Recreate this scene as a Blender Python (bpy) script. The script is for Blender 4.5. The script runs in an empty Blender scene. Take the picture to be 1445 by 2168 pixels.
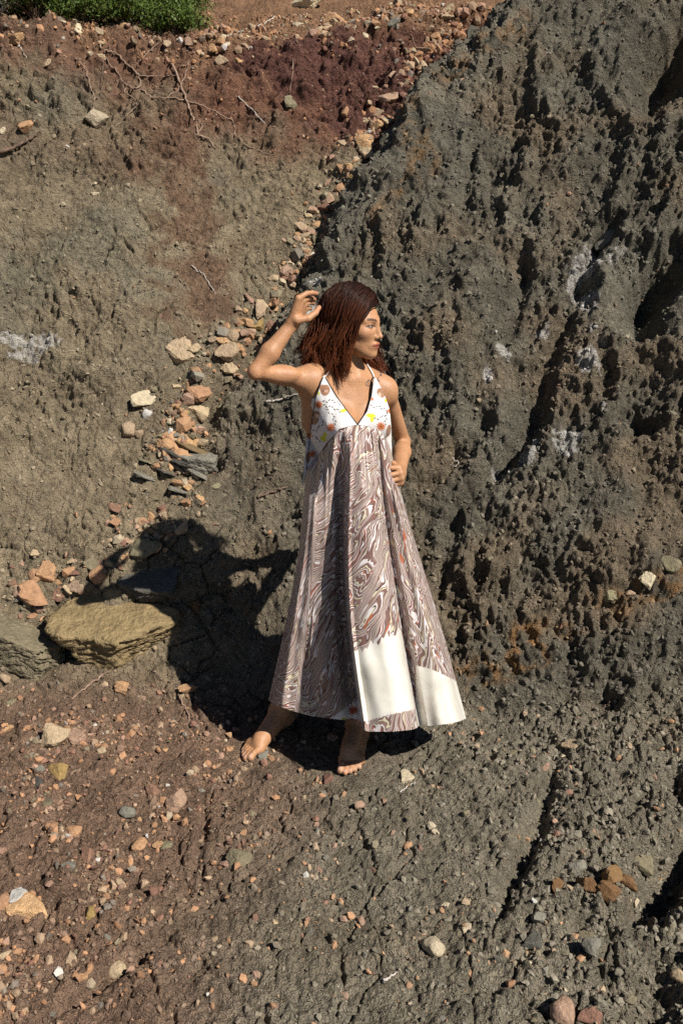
import bpy, math, random
import numpy as np
from mathutils import Vector, Matrix

R = math.radians
scene = bpy.context.scene
COL = scene.collection
rng = np.random.default_rng(11)
random.seed(11)

# ------------------------------------------------------------------ camera
CZ, PITCH, FPX = 1.65, R(-14.3), 1900.0          # camera height, pitch, focal length in photo pixels (1445 x 2168)
cam_d = bpy.data.cameras.new('camera')
cam_d.sensor_fit = 'VERTICAL'; cam_d.sensor_height = 36.0; cam_d.lens = FPX / 2168 * 36.0
cam_d.clip_start = 0.05; cam_d.clip_end = 400
cam = bpy.data.objects.new('camera', cam_d); COL.objects.link(cam)
cam.location = (0, 0, CZ); cam.rotation_euler = (R(90) + PITCH, 0, 0)
scene.camera = cam

# ------------------------------------------------------------------ sky, sun, exposure
SUN_EL, SUN_AZ = R(43), R(42)                     # elevation; how far in front of pure "from the right"
to_sun = Vector((math.cos(SUN_AZ) * math.cos(SUN_EL), -math.sin(SUN_AZ) * math.cos(SUN_EL), math.sin(SUN_EL)))
world = bpy.data.worlds.new('World'); scene.world = world; world.use_nodes = True
wn = world.node_tree; bg = wn.nodes['Background']
sky = wn.nodes.new('ShaderNodeTexSky'); sky.sky_type = 'NISHITA'; sky.sun_disc = False
sky.air_density = 0.5; sky.dust_density = 0.2; sky.altitude = 300; sky.sun_elevation = SUN_EL; sky.sun_rotation = math.atan2(to_sun.x, to_sun.y)
wn.links.new(sky.outputs['Color'], bg.inputs['Color']); bg.inputs['Strength'].default_value = 0.05
sun_d = bpy.data.lights.new('sun', 'SUN'); sun_d.energy = 5.0; sun_d.angle = R(0.53); sun_d.color = (1.0, 0.945, 0.86)
sun = bpy.data.objects.new('sun', sun_d); COL.objects.link(sun); sun.location = to_sun * 20
sun.rotation_euler = to_sun.to_track_quat('Z', 'Y').to_euler()
vs = scene.view_settings
scene.cycles.max_bounces = 3; scene.cycles.diffuse_bounces = 1; scene.cycles.glossy_bounces = 2; scene.cycles.transmission_bounces = 2; scene.cycles.transparent_max_bounces = 4
scene.cycles.use_denoising = False
vs.view_transform = 'Standard'; vs.look = 'None'; vs.exposure = 0.32; vs.gamma = 1; vs.use_curve_mapping = False

# ------------------------------------------------------------------ helpers: picture point to world
CP, SP = math.cos(PITCH), math.sin(PITCH)
def pdir(u, v):
    a = (np.asarray(u, float) - 722.5) / FPX; b = (1084 - np.asarray(v, float)) / FPX
    return np.stack([a, CP - SP * b, SP + CP * b], -1)
def P(u, v, y):
    d = pdir(u, v); t = np.asarray(y, float) / d[..., 1]
    p = d * t[..., None]; p[..., 2] += CZ
    return p
def proj(p):
    p = np.asarray(p, float); z = p[..., 2] - CZ
    dep = p[..., 1] * CP + z * SP; up = -p[..., 1] * SP + z * CP
    return 722.5 + FPX * p[..., 0] / dep, 1084 - FPX * up / dep, dep
def sst(a, b, x):
    t = np.clip((x - a) / (b - a), 0, 1); return t * t * (3 - 2 * t)
def smax(a, b, k):
    h = np.clip(0.5 + 0.5 * (a - b) / k, 0, 1); return b + (a - b) * h + k * h * (1 - h)

# ------------------------------------------------------------------ helpers: noise
_perm = np.random.default_rng(5).permutation(256).astype(np.int32); _perm = np.concatenate([_perm, _perm, _perm])
_g3 = np.random.default_rng(6).normal(size=(256, 3)).astype(np.float32); _g3 /= np.linalg.norm(_g3, axis=1)[:, None]
def perlin(p, scale, seed=0.0):
    """3-D gradient noise about -1..1 of points p divided by scale"""
    q = (np.asarray(p, np.float32) / np.float32(scale)) + np.float32(seed * 17.31 + 100)
    i = np.floor(q).astype(np.int32); f = q - i; i &= 255
    w = f * f * f * (f * (f * 6 - 15) + 10)
    out = 0
    for dx in (0, 1):
        ax = _perm[(i[:, 0] + dx) & 255]; wx = w[:, 0] if dx else 1 - w[:, 0]
        for dy in (0, 1):
            ay = _perm[(ax + i[:, 1] + dy) & 255]; wy = wx * (w[:, 1] if dy else 1 - w[:, 1])
            for dz in (0, 1):
                g = _g3[_perm[(ay + i[:, 2] + dz) & 255]]
                n = g[:, 0] * (f[:, 0] - dx) + g[:, 1] * (f[:, 1] - dy) + g[:, 2] * (f[:, 2] - dz)
                out = out + n * wy * (w[:, 2] if dz else 1 - w[:, 2])
    return out * 1.5
def billow(p, s, seed=0.0): return np.abs(perlin(p, s, seed)) * 2.2 - 0.5
def cracks(p, scale, seed=0):
    """distance between the two nearest cell points: 0 on a cell border"""
    q = np.asarray(p, np.float32) / np.float32(scale) + 50
    i = np.floor(q).astype(np.int32); f1 = np.full(len(q), 9.0, np.float32); f2 = f1.copy()
    for dx in (-1, 0, 1):
        for dy in (-1, 0, 1):
            for dz in (-1, 0, 1):
                c = i + np.array([dx, dy, dz], np.int32)
                h = _perm[(_perm[(_perm[c[:, 0] & 255] + c[:, 1]) & 255] + c[:, 2] + seed) & 255]
                pt = c + (_g3[h] * 0.42 + 0.5)
                d = ((pt - q) ** 2).sum(1)
                n1 = np.minimum(f1, d); f2 = np.minimum(f2, np.maximum(f1, d)); f1 = n1
    return np.sqrt(f2) - np.sqrt(f1)

# ------------------------------------------------------------------ helpers: objects and materials
def mesh_np(name, V, F, mat=None, parent=None, smooth=True, cols=None, uv=None):
    V = np.asarray(V, np.float32); F = np.asarray(F, np.int32); k = F.shape[1]
    me = bpy.data.meshes.new(name)
    me.vertices.add(len(V)); me.vertices.foreach_set('co', V.ravel())
    me.loops.add(F.size); me.loops.foreach_set('vertex_index', F.ravel())
    me.polygons.add(len(F)); me.polygons.foreach_set('loop_start', np.arange(0, F.size, k, dtype=np.int32))
    me.update(calc_edges=True)
    me.polygons.foreach_set('use_smooth', np.full(len(F), smooth))
    for cname, c in (cols or {}).items():
        at = me.color_attributes.new(cname, 'FLOAT_COLOR', 'POINT')
        c4 = np.ones((len(V), 4), np.float32); c4[:, :c.shape[1]] = c
        at.data.foreach_set('color', c4.ravel())
    if uv is not None:
        at = me.attributes.new('cloth', 'FLOAT_VECTOR', 'POINT')
        at.data.foreach_set('vector', np.asarray(uv, np.float32).ravel())
    o = bpy.data.objects.new(name, me); COL.objects.link(o)
    if mat: me.materials.append(mat)
    if parent: o.parent = parent
    return o
def tag(o, label=None, cat=None, group=None, kind=None):
    for k, v in (('label', label), ('category', cat), ('group', group), ('kind', kind)):
        if v: o[k] = v
    return o
def empty(name, loc=(0, 0, 0)):
    o = bpy.data.objects.new(name, None); COL.objects.link(o); o.location = loc; o.empty_display_size = 0.05
    return o
class NT:
    """small node-tree writer"""
    def __init__(s, name):
        s.m = bpy.data.materials.new(name); s.m.use_nodes = True; s.t = s.m.node_tree
        s.b = s.t.nodes['Principled BSDF']
    def n(s, typ, ins=None, **kw):
        nd = s.t.nodes.new('ShaderNode' + typ)
        for k, v in kw.items(): setattr(nd, k, v)
        for k, v in (ins or {}).items(): s.put(nd.inputs[k], v)
        return nd
    def put(s, sock, v):
        if isinstance(v, bpy.types.NodeSocket): s.t.links.new(v, sock)
        else: sock.default_value = v
    def noise(s, vec, scale, detail=4, rough=0.55, dist=0.0):
        nd = s.n('TexNoise', {'Scale': scale, 'Detail': detail, 'Roughness': rough, 'Distortion': dist})
        if vec is not None: s.put(nd.inputs['Vector'], vec)
        return nd.outputs['Fac']
    def math(s, op, a, b=0.0, c=0.0):
        nd = s.n('Math', operation=op)
        s.put(nd.inputs[0], a); s.put(nd.inputs[1], b); s.put(nd.inputs[2], c)
        return nd.outputs[0]
    def ramp(s, fac, stops, interp='LINEAR'):
        nd = s.n('ValToRGB'); cr = nd.color_ramp; cr.interpolation = interp
        while len(cr.elements) < len(stops): cr.elements.new(0.5)
        for e, (p, c) in zip(cr.elements, stops):
            e.position = p; e.color = (*c, 1) if len(c) == 3 else c
        s.put(nd.inputs[0], fac); return nd.outputs[0]
    def mix(s, fac, a, b, mode='MIX'):
        nd = s.n('Mix', data_type='RGBA', blend_type=mode)
        s.put(nd.inputs[0], fac); s.put(nd.inputs[6], a); s.put(nd.inputs[7], b)
        return nd.outputs[2]
    def attr(s, name, out='Color'): return s.n('Attribute', attribute_name=name).outputs[out]
    def bump(s, h, dist, strength=1.0, prev=None):
        nd = s.n('Bump', {'Strength': strength, 'Distance': dist, 'Height': h})
        if prev is not None: s.put(nd.inputs['Normal'], prev)
        return nd.outputs[0]
    def done(s, color=None, rough=0.9, normal=None, **kw):
        if color is not None: s.put(s.b.inputs['Base Color'], color)
        s.put(s.b.inputs['Roughness'], rough)
        if normal is not None: s.put(s.b.inputs['Normal'], normal)
        for k, v in kw.items(): s.put(s.b.inputs[k.replace('_', ' ')], v)
        return s.m
def coords(t, kind='Object'): return t.n('TexCoord').outputs[kind]

# ------------------------------------------------------------------ terrain: large forms
def H_ground(x, y):
    return 0.06 * (y - 2.85) + 0.10 * sst(0.5, 1.6, x) * sst(2.0, 3.2, y) + 0.05 * sst(-0.4, -1.2, x)
def H_left(x, y):
    return 0.57 + 1.28 * (y - 3.7) - 0.15 * (x + 0.855)
A_F, Y_F = 1.45, 3.27                             # steepness and foot of the dark spur
def H_front(x, y):
    return A_F * (y - Y_F) + 0.22 * x
crest_px = [(180, 1330), (330, 1130), (400, 1000), (430, 905), (470, 800), (560, 690), (640, 570), (700, 430), (770, 310), (870, 170), (960, 70), (1050, -20), (1250, -260)]
def crest_xy():
    out = []
    for u, v in crest_px:
        d = pdir(u, v); t = (A_F * Y_F + CZ) / (A_F * d[1] + 0.22 * d[0] - d[2])
        out.append((d[0] * t, d[1] * t))
    a = np.array(out); e = a[-1] + (a[-1] - a[-2]) * 6
    return np.vstack([a, e])
CREST = crest_xy()
def left_of_crest(x, y):
    """plan distance to the crest line of the dark spur, positive on its back (gully) side"""
    best = np.full(np.shape(x), 1e9); sign = np.ones(np.shape(x))
    for (ax, ay), (bx, by) in zip(CREST[:-1], CREST[1:]):
        ex, ey = bx - ax, by - ay
        t = np.clip(((x - ax) * ex + (y - ay) * ey) / (ex * ex + ey * ey), 0, 1)
        d = np.hypot(x - ax - t * ex, y - ay - t * ey)
        cr = ex * (y - ay) - ey * (x - ax)
        m = d < best
        best = np.where(m, d, best); sign = np.where(m, np.sign(cr), sign)
    return best * sign
def base(x, y):
    G = H_ground(x, y)
    L = H_left(x, y)
    rim = 3.02 + 0.05 * np.sin(x * 2.1) + 0.10 * sst(-0.3, 0.6, x)
    over = L - rim
    L = np.where(over > 0, rim + 0.34 * over / 1.28 * 1.28, L)
    L = np.minimum(L, rim + 0.34 * np.maximum(over, 0) + np.minimum(over, 0))
    S = H_front(x, y)
    dl = left_of_crest(x, y)
    S = S - 2.2 * np.maximum(dl + 0.02, 0) - 0.35 * sst(-0.16, 0.02, dl) * 0.35
    S = np.minimum(S, 5.2 + 0.2 * y)
    b1 = smax(G, L, 0.16)
    Hh = smax(b1, S, 0.10)
    e = [np.exp(np.clip((h - Hh) / 0.05, -30, 3)) for h in (G, L, S)]
    s = e[0] + e[1] + e[2]
    return Hh, e[0] / s, e[1] / s, e[2] / s, dl, over
def W(u, v):
    """first point of the large form seen at a picture point"""
    d = pdir(u, v); t = np.linspace(1.2, 12, 2200)
    p = d[None] * t[:, None]; h = base(p[:, 0], p[:, 1])[0]
    k = np.argmax(p[:, 2] + CZ < h)
    q = p[k].copy(); q[2] += CZ
    return q

# grid of the sheet: columns fan out, rows are closest where the slope is seen
core_s = np.arange(-0.41, 0.4101, 0.00122)
g = np.cumsum(0.0016 * 1.16 ** np.arange(1, 38)); g = g[g < 4]
SS = np.concatenate([-0.41 - g[::-1], core_s, 0.41 + g])
yc = np.arange(1.35, 6.35, 0.0049)
gy = np.cumsum(0.007 * 1.14 ** np.arange(1, 48)); gf = gy[gy < 60]; gb = gy[gy < 5]
YY = np.concatenate([1.35 - gb[::-1], yc, yc[-1] + gf])
NS, NY = len(SS), len(YY)
YG, SG = np.meshgrid(YY, SS, indexing='ij')
XG = SG * np.maximum(YG + 0.6, 1.2)
H0, wG, wL, wS, DL, OV = [a.reshape(NY, NS) for a in base(XG.ravel(), YG.ravel())]
def gnormals(X, Y, Z):
    A = np.stack([np.gradient(X, axis=1), np.gradient(Y, axis=1), np.gradient(Z, axis=1)], -1)
    B = np.stack([np.gradient(X, axis=0), np.gradient(Y, axis=0), np.gradient(Z, axis=0)], -1)
    N = np.cross(A, B); return N / np.maximum(np.linalg.norm(N, axis=-1, keepdims=True), 1e-9)
def blur(a, k):
    for ax in (0, 1):
        c = np.cumsum(np.concatenate([np.repeat(np.take(a, [0], ax), k + 1, ax), a, np.repeat(np.take(a, [-1], ax), k, ax)], ax), ax)
        n = a.shape[ax]
        a = (np.take(c, np.arange(2 * k + 1, 2 * k + 1 + n), ax) - np.take(c, np.arange(0, n), ax)) / (2 * k + 1)
    return a
N0 = gnormals(XG, YG, H0)
N0 = np.stack([blur(N0[..., i], 8) for i in range(3)], -1); N0 /= np.linalg.norm(N0, axis=-1, keepdims=True)
P0 = np.stack([XG, YG, H0], -1).reshape(-1, 3)
g_, l_, s_ = wG.ravel(), wL.ravel(), wS.ravel()
Q = P0.copy()
wp = np.stack([perlin(P0, 0.5, 1), perlin(P0, 0.5, 2), perlin(P0, 0.5, 3)], -1) * 0.10
Qw = P0 + wp
def seg_d(p, pts):
    """3-D distance of points p to a polyline, and the share along it"""
    best = np.full(len(p), 1e9); al = np.zeros(len(p))
    n = len(pts) - 1
    for i in range(n):
        a, b = pts[i], pts[i + 1]; e = b - a
        t = np.clip((p - a) @ e / (e @ e), 0, 1)
        d = np.linalg.norm(p - a - t[:, None] * e, axis=1)
        m = d < best; best[m] = d[m]; al[m] = (i + t[m]) / n
    return best, al
# big lumps, rills and clods
groove = P0[:, 0] - 0.66 * (P0[:, 1] - 3.2)
fall = P0[:, 1] * 1.6
GR = np.stack([groove, fall * 0.22, np.zeros_like(fall)], -1) + wp * 1.5 + 0.03 * np.stack([perlin(P0, 0.12, 41), perlin(P0, 0.12, 42), perlin(P0, 0.12, 43)], -1)
ridge = 1 - np.abs(perlin(GR, 0.27, 4)) * 2.0
ridge2 = 1 - np.abs(perlin(GR, 0.085, 5)) * 2.0
n60, n25 = perlin(P0, 0.6, 6), perlin(P0, 0.25, 7)
b22, b10, b05, b025 = billow(Qw, 0.22, 8), billow(Qw, 0.10, 9), billow(P0 + wp * 0.5, 0.05, 10), billow(P0, 0.025, 11)
n012 = perlin(P0, 0.013, 12)
sm = np.nonzero(s_ > 0.01)[0]                                           # the dark spur: clods drawn out down the slope, sharp crests
Ps = np.stack([groove + wp[:, 0] * 0.5, P0[:, 1] * 0.60 + wp[:, 1] * 0.5, P0[:, 2] * 0.60], -1)[sm]
def rdg(p, s, seed): return 0.55 - np.abs(perlin(p, s, seed)) * 1.9
clod = np.zeros(len(P0))
mxs = sst(-0.2, 0.3, perlin(P0[sm], 0.3, 44))
def both(s, seed): a = perlin(Ps, s, seed); a = np.abs(a); return mxs * (a * 2.2 - 0.5) + (1 - mxs) * (0.55 - a * 1.9)
clod[sm] = 0.034 * both(0.21, 45) + 0.024 * (np.abs(perlin(P0[sm] + wp[sm] * 0.5, 0.085, 46)) * 2.2 - 0.5) + 0.018 * (np.abs(perlin(P0[sm], 0.043, 47)) * 2.2 - 0.5) + 0.0135 * (np.abs(perlin(P0[sm], 0.023, 48)) * 2.2 - 0.5) + 0.007 * perlin(Ps, 0.011, 49)
rough = np.clip(0.55 + 1.2 * perlin(P0, 0.45, 13), 0.15, 1.4)          # where the clay is torn and where it is smooth
dS = 0.055 * ridge + 0.016 * ridge2 + 0.045 * n60 + (0.25 + 0.75 * rough) * clod * 1.08 + 0.030 * b22 + 0.020 * n25
fgr = sst(0.25, 0.9, P0[:, 0])                                          # right foreground is torn too
dG = 0.020 * n60 + 0.012 * n25 + (0.25 + 1.0 * fgr) * rough * (0.022 * b22 + 0.013 * b10) + (0.45 + 0.85 * fgr) * (0.013 * b05 + 0.013 * b025) + 0.006 * n012 + 0.010 * b10
LR = np.stack([P0[:, 0] - 0.12 * P0[:, 1], P0[:, 1] * 0.25, np.zeros_like(fall)], -1) + wp * 0.4
dLf = 0.05 * n60 + 0.030 * n25 + 0.016 * (1 - np.abs(perlin(LR, 0.22, 14)) * 2) + (0.35 + 0.65 * rough) * (0.026 * b22 + 0.015 * b10 + 0.013 * b05 + 0.011 * b025) + 0.006 * n012
# torn soil under the rim
rimz = np.exp(-((OV.ravel() + 0.35) / 0.42) ** 2)
dLf += rimz * (0.045 * billow(Qw, 0.3, 15) + 0.03 * billow(Qw, 0.12, 16) + 0.012 * b05)
# drying cracks
gl = np.nonzero(((g_ + l_) > 0.02) & (np.abs(P0[:, 0]) < 4) & (P0[:, 1] < 8))[0]; Pg = P0[gl]; wg = wp[gl]
def on_gl(a): o = np.full(len(P0), 1.0, np.float32); o[gl] = a; return o
def jit(s, k, amp): return amp * np.stack([perlin(Pg, s, k), perlin(Pg, s, k + 1), perlin(Pg, s, k + 2)], -1)
ck1 = on_gl(cracks(Pg + wg * 0.35 + jit(0.05, 21, 0.012), 0.17, 3))
ck2 = on_gl(cracks(Pg + jit(0.03, 24, 0.010), 0.075, 9))
cm = 0.25 + 0.75 * sst(-0.2, 0.3, perlin(P0, 0.35, 27)); cm2 = sst(-0.15, 0.35, perlin(P0, 0.3, 28))
crk = (1 - sst(0.0, 0.055, ck1)) * cm * 0.024 + (1 - sst(0.0, 0.085, ck2)) * cm2 * 0.010
ck0 = on_gl(cracks(Pg + wg * 0.5 + jit(0.08, 71, 0.02), 0.40, 5))
crk = crk + (1 - sst(0.0, 0.028, ck0)) * 0.020 * (g_ + 0.6 * l_)
disp = g_ * dG + l_ * dLf + s_ * dS - crk * (0.8 * g_ + 1.0 * l_ + 0.8 * s_)
# grooves, gullies and hollows one can point at in the photograph: (picture points, width, depth)
for pts, wd, dp in [
    ([(1300, 470), (1225, 610), (1150, 800), (1100, 930), (1050, 1010), (975, 1085), (930, 1250)], 0.035, 0.085),
    ([(1460, 40), (1410, 140), (1365, 215)], 0.10, 0.26), ([(1450, 530), (1395, 600), (1360, 690)], 0.09, 0.22),
    ([(1275, 480), (1250, 540)], 0.05, 0.10), ([(1240, 120), (1225, 160)], 0.05, 0.08),
    ([(1275, 745), (1280, 800), (1265, 850)], 0.03, 0.06), ([(1360, 880), (1345, 920)], 0.05, 0.09),
    ([(1110, 520), (1100, 600), (1080, 700), (1060, 760)], 0.03, 0.05),
    ([(950, 580), (965, 640), (960, 720)], 0.025, 0.045), ([(1000, 330), (985, 420), (975, 500)], 0.03, 0.05),
    ([(1150, 250), (1140, 330), (1130, 400)], 0.03, 0.05),
    ([(1190, 1590), (1165, 1680), (1130, 1760), (1085, 1840), (1065, 1930)], 0.028, 0.06),
    ([(1460, 1735), (1400, 1830), (1350, 1920)], 0.065, 0.17), ([(1420, 1600), (1440, 1680)], 0.05, 0.07),
    ([(1420, 2010), (1380, 2110), (1330, 2168)], 0.04, 0.06), ([(1300, 1450), (1260, 1500)], 0.04, 0.06),
    ([(425, 1650), (435, 1760), (400, 1880), (385, 1960)], 0.012, 0.022), ([(385, 1960), (300, 2010), (195, 2085), (90, 2168)], 0.016, 0.04),
    ([(960, 1455), (1060, 1420), (1150, 1385)], 0.03, 0.04), ([(1000, 1345), (1130, 1290), (1260, 1230), (1400, 1190)], 0.03, -0.03),
    ([(640, 590), (600, 660), (540, 740), (460, 850), (400, 960), (330, 1090)], 0.05, 0.05),
    ([(420, 955), (470, 1000)], 0.05, 0.06), ([(215, 1345), (110, 1385), (0, 1410)], 0.05, 0.05), ([(100, 1290), (210, 1265)], 0.04, 0.06)]:
    w3 = np.array([W(u, v) for u, v in pts])
    near = np.all((P0 > w3.min(0) - 0.3) & (P0 < w3.max(0) + 0.3), axis=1)
    idx = np.nonzero(near)[0]
    if len(idx) == 0: continue
    d, al = seg_d(P0[idx] + wp[idx] * 0.35, w3)
    taper = 0.35 + 0.65 * np.sin(np.pi * np.clip(al, 0.06, 0.94))
    disp[idx] -= 1.35 * dp * taper * np.exp(-(d / (wd * (0.6 + 0.6 * taper))) ** 2)
# trodden flat where the woman stands
for fx, fy in ((-0.30, 2.97), (0.04, 2.90)):
    disp *= 1 - 0.92 * np.exp(-(((P0[:, 0] - fx) / 0.16) ** 2 + ((P0[:, 1] - fy) / 0.20) ** 2) ** 1.5)
V = P0 + N0.reshape(-1, 3) * disp[:, None]
VG = V.reshape(NY, NS, 3)
NG = gnormals(VG[..., 0], VG[..., 1], VG[..., 2]); NF = NG.reshape(-1, 3)
# where each picture cell meets the ground (first surface): used to stand things on it
UU, VV, DD = proj(V)
CELL = 3
gw, gh = 1445 // CELL + 40, 2168 // CELL + 40
iu = np.floor(UU / CELL).astype(int) + 20; iv = np.floor(VV / CELL).astype(int) + 20
ok = (DD > 0.3) & (iu >= 0) & (iu < gw) & (iv >= 0) & (iv < gh)
vi = np.nonzero(ok)[0]; vi = vi[np.argsort(-DD[vi])]
HIT = np.full((gh, gw), -1, np.int64); HIT[iv[vi], iu[vi]] = vi
def hit(u, v):
    a, b = int(v // CELL) + 20, int(u // CELL) + 20
    for r in range(0, 9):
        blk = HIT[max(a - r, 0):a + r + 1, max(b - r, 0):b + r + 1]; c = blk[blk >= 0]
        if len(c): return int(c[np.argmin(DD[c])])
    return int(np.argmin((UU - u) ** 2 + (VV - v) ** 2))

# ------------------------------------------------------------------ terrain: the colour of the soils
def lin(r, g, b): return np.array([((c / 255) / 12.92 if c < 10 else (((c / 255) + 0.055) / 1.055) ** 2.4) for c in (r, g, b)])
cTan, cTan2, cGreen, cRed, cPurple, cDark, cDark2, cBlue, cFg, cFgRed, cOchre, cSalt, cRim = map(lambda c: lin(*c), [
    (145, 132, 110), (124, 112, 93), (124, 119, 103), (124, 90, 73), (105, 73, 66), (108, 103, 91), (120, 108, 91), (121, 118, 106), (130, 123, 108), (132, 107, 90), (158, 113, 62), (214, 211, 207), (150, 118, 92)])
a1, a2, a3, a4 = perlin(P0, 0.7, 31), perlin(P0, 0.28, 32), perlin(P0, 0.12, 33), perlin(P0, 0.05, 34)
def mixc(c, col, m): return c * (1 - m[:, None]) + col * m[:, None]
cl = np.tile(cTan, (len(P0), 1))
cl = mixc(cl, cTan2, sst(-0.2, 0.5, a1 + 0.5 * a2))
cl = mixc(cl, cGreen, 0.7 * sst(-0.1, 0.5, perlin(P0, 0.5, 35) + 0.4 * a3) * sst(1.0, 1.6, P0[:, 2]))
hz = OV.ravel() + 0.24 * a2 + 0.14 * a3 + 0.30 * a1 + 0.10 * perlin(LR, 0.10, 39)
def blob(pts, rad, soft=0.6, warp=0.12):
    w3 = np.array([W(u, v) for u, v in pts]); o = np.zeros(len(P0))
    i = np.nonzero(np.all((P0 > w3.min(0) - rad * 2 - 0.15) & (P0 < w3.max(0) + rad * 2 + 0.15), axis=1))[0]
    p = P0[i] + wp[i] * 1.2
    d = seg_d(p, w3)[0] if len(pts) > 1 else np.linalg.norm(p - w3[0], axis=1)
    o[i] = 1 - sst(rad * (1 - soft), rad, d + warp * rad * 2.0 * (a3[i] + 0.6 * a4[i]))
    return o
cl = mixc(cl, cRed, 0.85 * sst(-0.95, -0.30, hz) * sst(-0.9, 0.1, P0[:, 0] * 0.6 + 0.5 * a1 + 0.3))
cl = mixc(cl, cRed, 0.75 * sst(-0.55, -0.20, hz))
cl = mixc(cl, cRed, 0.60 * blob([(395, 290), (400, 420), (415, 560), (430, 640)], 0.26, 0.9, 0.4))
cl = mixc(cl, cPurple, 0.9 * blob([(620, 130), (760, 150), (820, 210), (800, 260)], 0.42))
cl = mixc(cl, cPurple, 0.8 * blob([(960, 60), (880, 150)], 0.26))
cl = mixc(cl, cRim, 0.8 * sst(-0.12, 0.06, hz))
cs = np.tile(cDark, (len(P0), 1))
cs = mixc(cs, cDark2, sst(-0.25, 0.45, a1 * 0.6 + a2))
cs = mixc(cs, cBlue, 0.75 * sst(-0.30, -0.03, DL.ravel() + 0.12 * a2) * sst(0.5, 1.4, P0[:, 2]))
cs = mixc(cs, cBlue, 0.5 * sst(0.1, 0.6, perlin(P0, 0.4, 36)))
cg = np.tile(cFg, (len(P0), 1))
cg = mixc(cg, cTan2, 0.5 * sst(-0.2, 0.5, a1 + 0.5 * a2))
redm = sst(0.05, -0.55, P0[:, 0] + 0.25 * a1 + 0.12 * a2 + 0.28 * (2.3 - np.minimum(P0[:, 1], 2.9)))
cg = mixc(cg, cFgRed, 0.9 * redm)
alb = cg * g_[:, None] + cl * l_[:, None] + cs * s_[:, None]
for pts, rad, k_ in [(*q_, 0.80 if q_[0][0][1] > 1150 else 0.4) for q_ in [([(950, 170), (1100, 60)], 0.14), ([(870, 300), (880, 380)], 0.14), ([(975, 1420), (1060, 1390), (1120, 1350)], 0.09), ([(1120, 1310), (1200, 1300), (1300, 1275), (1445, 1225)], 0.06),
                 ([(1240, 1270), (1420, 1190)], 0.07), ([(330, 1290), (420, 1270)], 0.06), ([(1290, 1870)], 0.08), ([(810, 250), (900, 240)], 0.05), ([(800, 470), (850, 420)], 0.06)]]:
    alb = mixc(alb, cOchre, k_ * blob(pts, rad, 0.8, 0.5) * sst(-0.6, 0.1, a3 + a4))
salt = np.zeros(len(P0))
for pts, rad in [([(0, 705), (60, 712), (130, 705)], 0.05), ([(15, 735), (70, 740)], 0.02), ([(660, 625), (690, 640)], 0.05), ([(650, 700), (680, 690)], 0.035), ([(1065, 765)], 0.045), ([(1150, 905), (1190, 915)], 0.05),
                 ([(1210, 640), (1250, 655)], 0.06), ([(1290, 695), (1270, 710)], 0.05), ([(1225, 600), (1320, 570), (1350, 570)], 0.06), ([(1095, 925), (1100, 965)], 0.035), ([(1230, 770)], 0.05), ([(1150, 705), (1165, 690)], 0.04),
                 ([(1015, 830), (1000, 850)], 0.03), ([(1040, 1015), (1060, 1012)], 0.03), ([(1260, 850)], 0.03), ([(1240, 500), (1260, 545)], 0.03)]:
    salt = np.maximum(salt, blob(pts, rad * 1.45, 0.7, 0.3))
salt = sst(0.30, 0.52, salt * (0.75 + 0.45 * a4 + 0.75 * perlin(P0, 0.024, 37) + 0.5 * perlin(P0, 0.012, 38)))
alb = mixc(alb, cSalt, 0.58 * salt)
alb *= (1 + 0.26 * a3 + 0.24 * a4 + 0.10 * a2)[:, None]
alb = np.clip(alb, 0.012, 0.8)

t = NT('soil')
oc = coords(t)
c = t.attr('albedo')
n1 = t.noise(oc, 42, 4, 0.7); n2 = t.noise(oc, 190, 2, 0.6)
c = t.mix(0.75, c, t.ramp(n1, [(0.25, (0.45, 0.43, 0.40)), (0.5, (1, 1, 1)), (0.78, (1.55, 1.5, 1.4))]), 'MULTIPLY')
c = t.mix(0.7, c, t.ramp(n2, [(0.3, (0.5, 0.48, 0.45)), (0.52, (1, 1, 1)), (0.75, (1.6, 1.5, 1.4))]), 'MULTIPLY')
vo = t.n('TexVoronoi', {'Vector': oc, 'Scale': 130.0, 'Randomness': 1.0})
pick = t.n('SeparateColor', {0: vo.outputs['Color']})
speck = t.math('MULTIPLY', t.math('LESS_THAN', vo.outputs['Distance'], 0.24), t.math('GREATER_THAN', pick.outputs[0], 0.90))
speckc = t.ramp(pick.outputs[1], [(0.0, (0.42, 0.2, 0.1)), (0.35, (0.38, 0.3, 0.2)), (0.6, (0.24, 0.24, 0.22)), (0.85, (0.62, 0.58, 0.52))], 'CONSTANT')
c = t.mix(speck, c, speckc)
bm = t.bump(t.math('MULTIPLY_ADD', n2, 0.40, n1), 0.038, 1.0)
M_soil = t.done(c, 0.95, bm, Specular_IOR_Level=0.15)

ii = np.arange(NY * NS).reshape(NY, NS)
F = np.stack([ii[:-1, :-1], ii[:-1, 1:], ii[1:, 1:], ii[1:, :-1]], -1).reshape(-1, 4)
terrain = mesh_np('terrain', V, F, M_soil, cols={'albedo': alb})
tag(terrain, 'eroded clay bank with a gully and stony foot', kind='structure')
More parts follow.
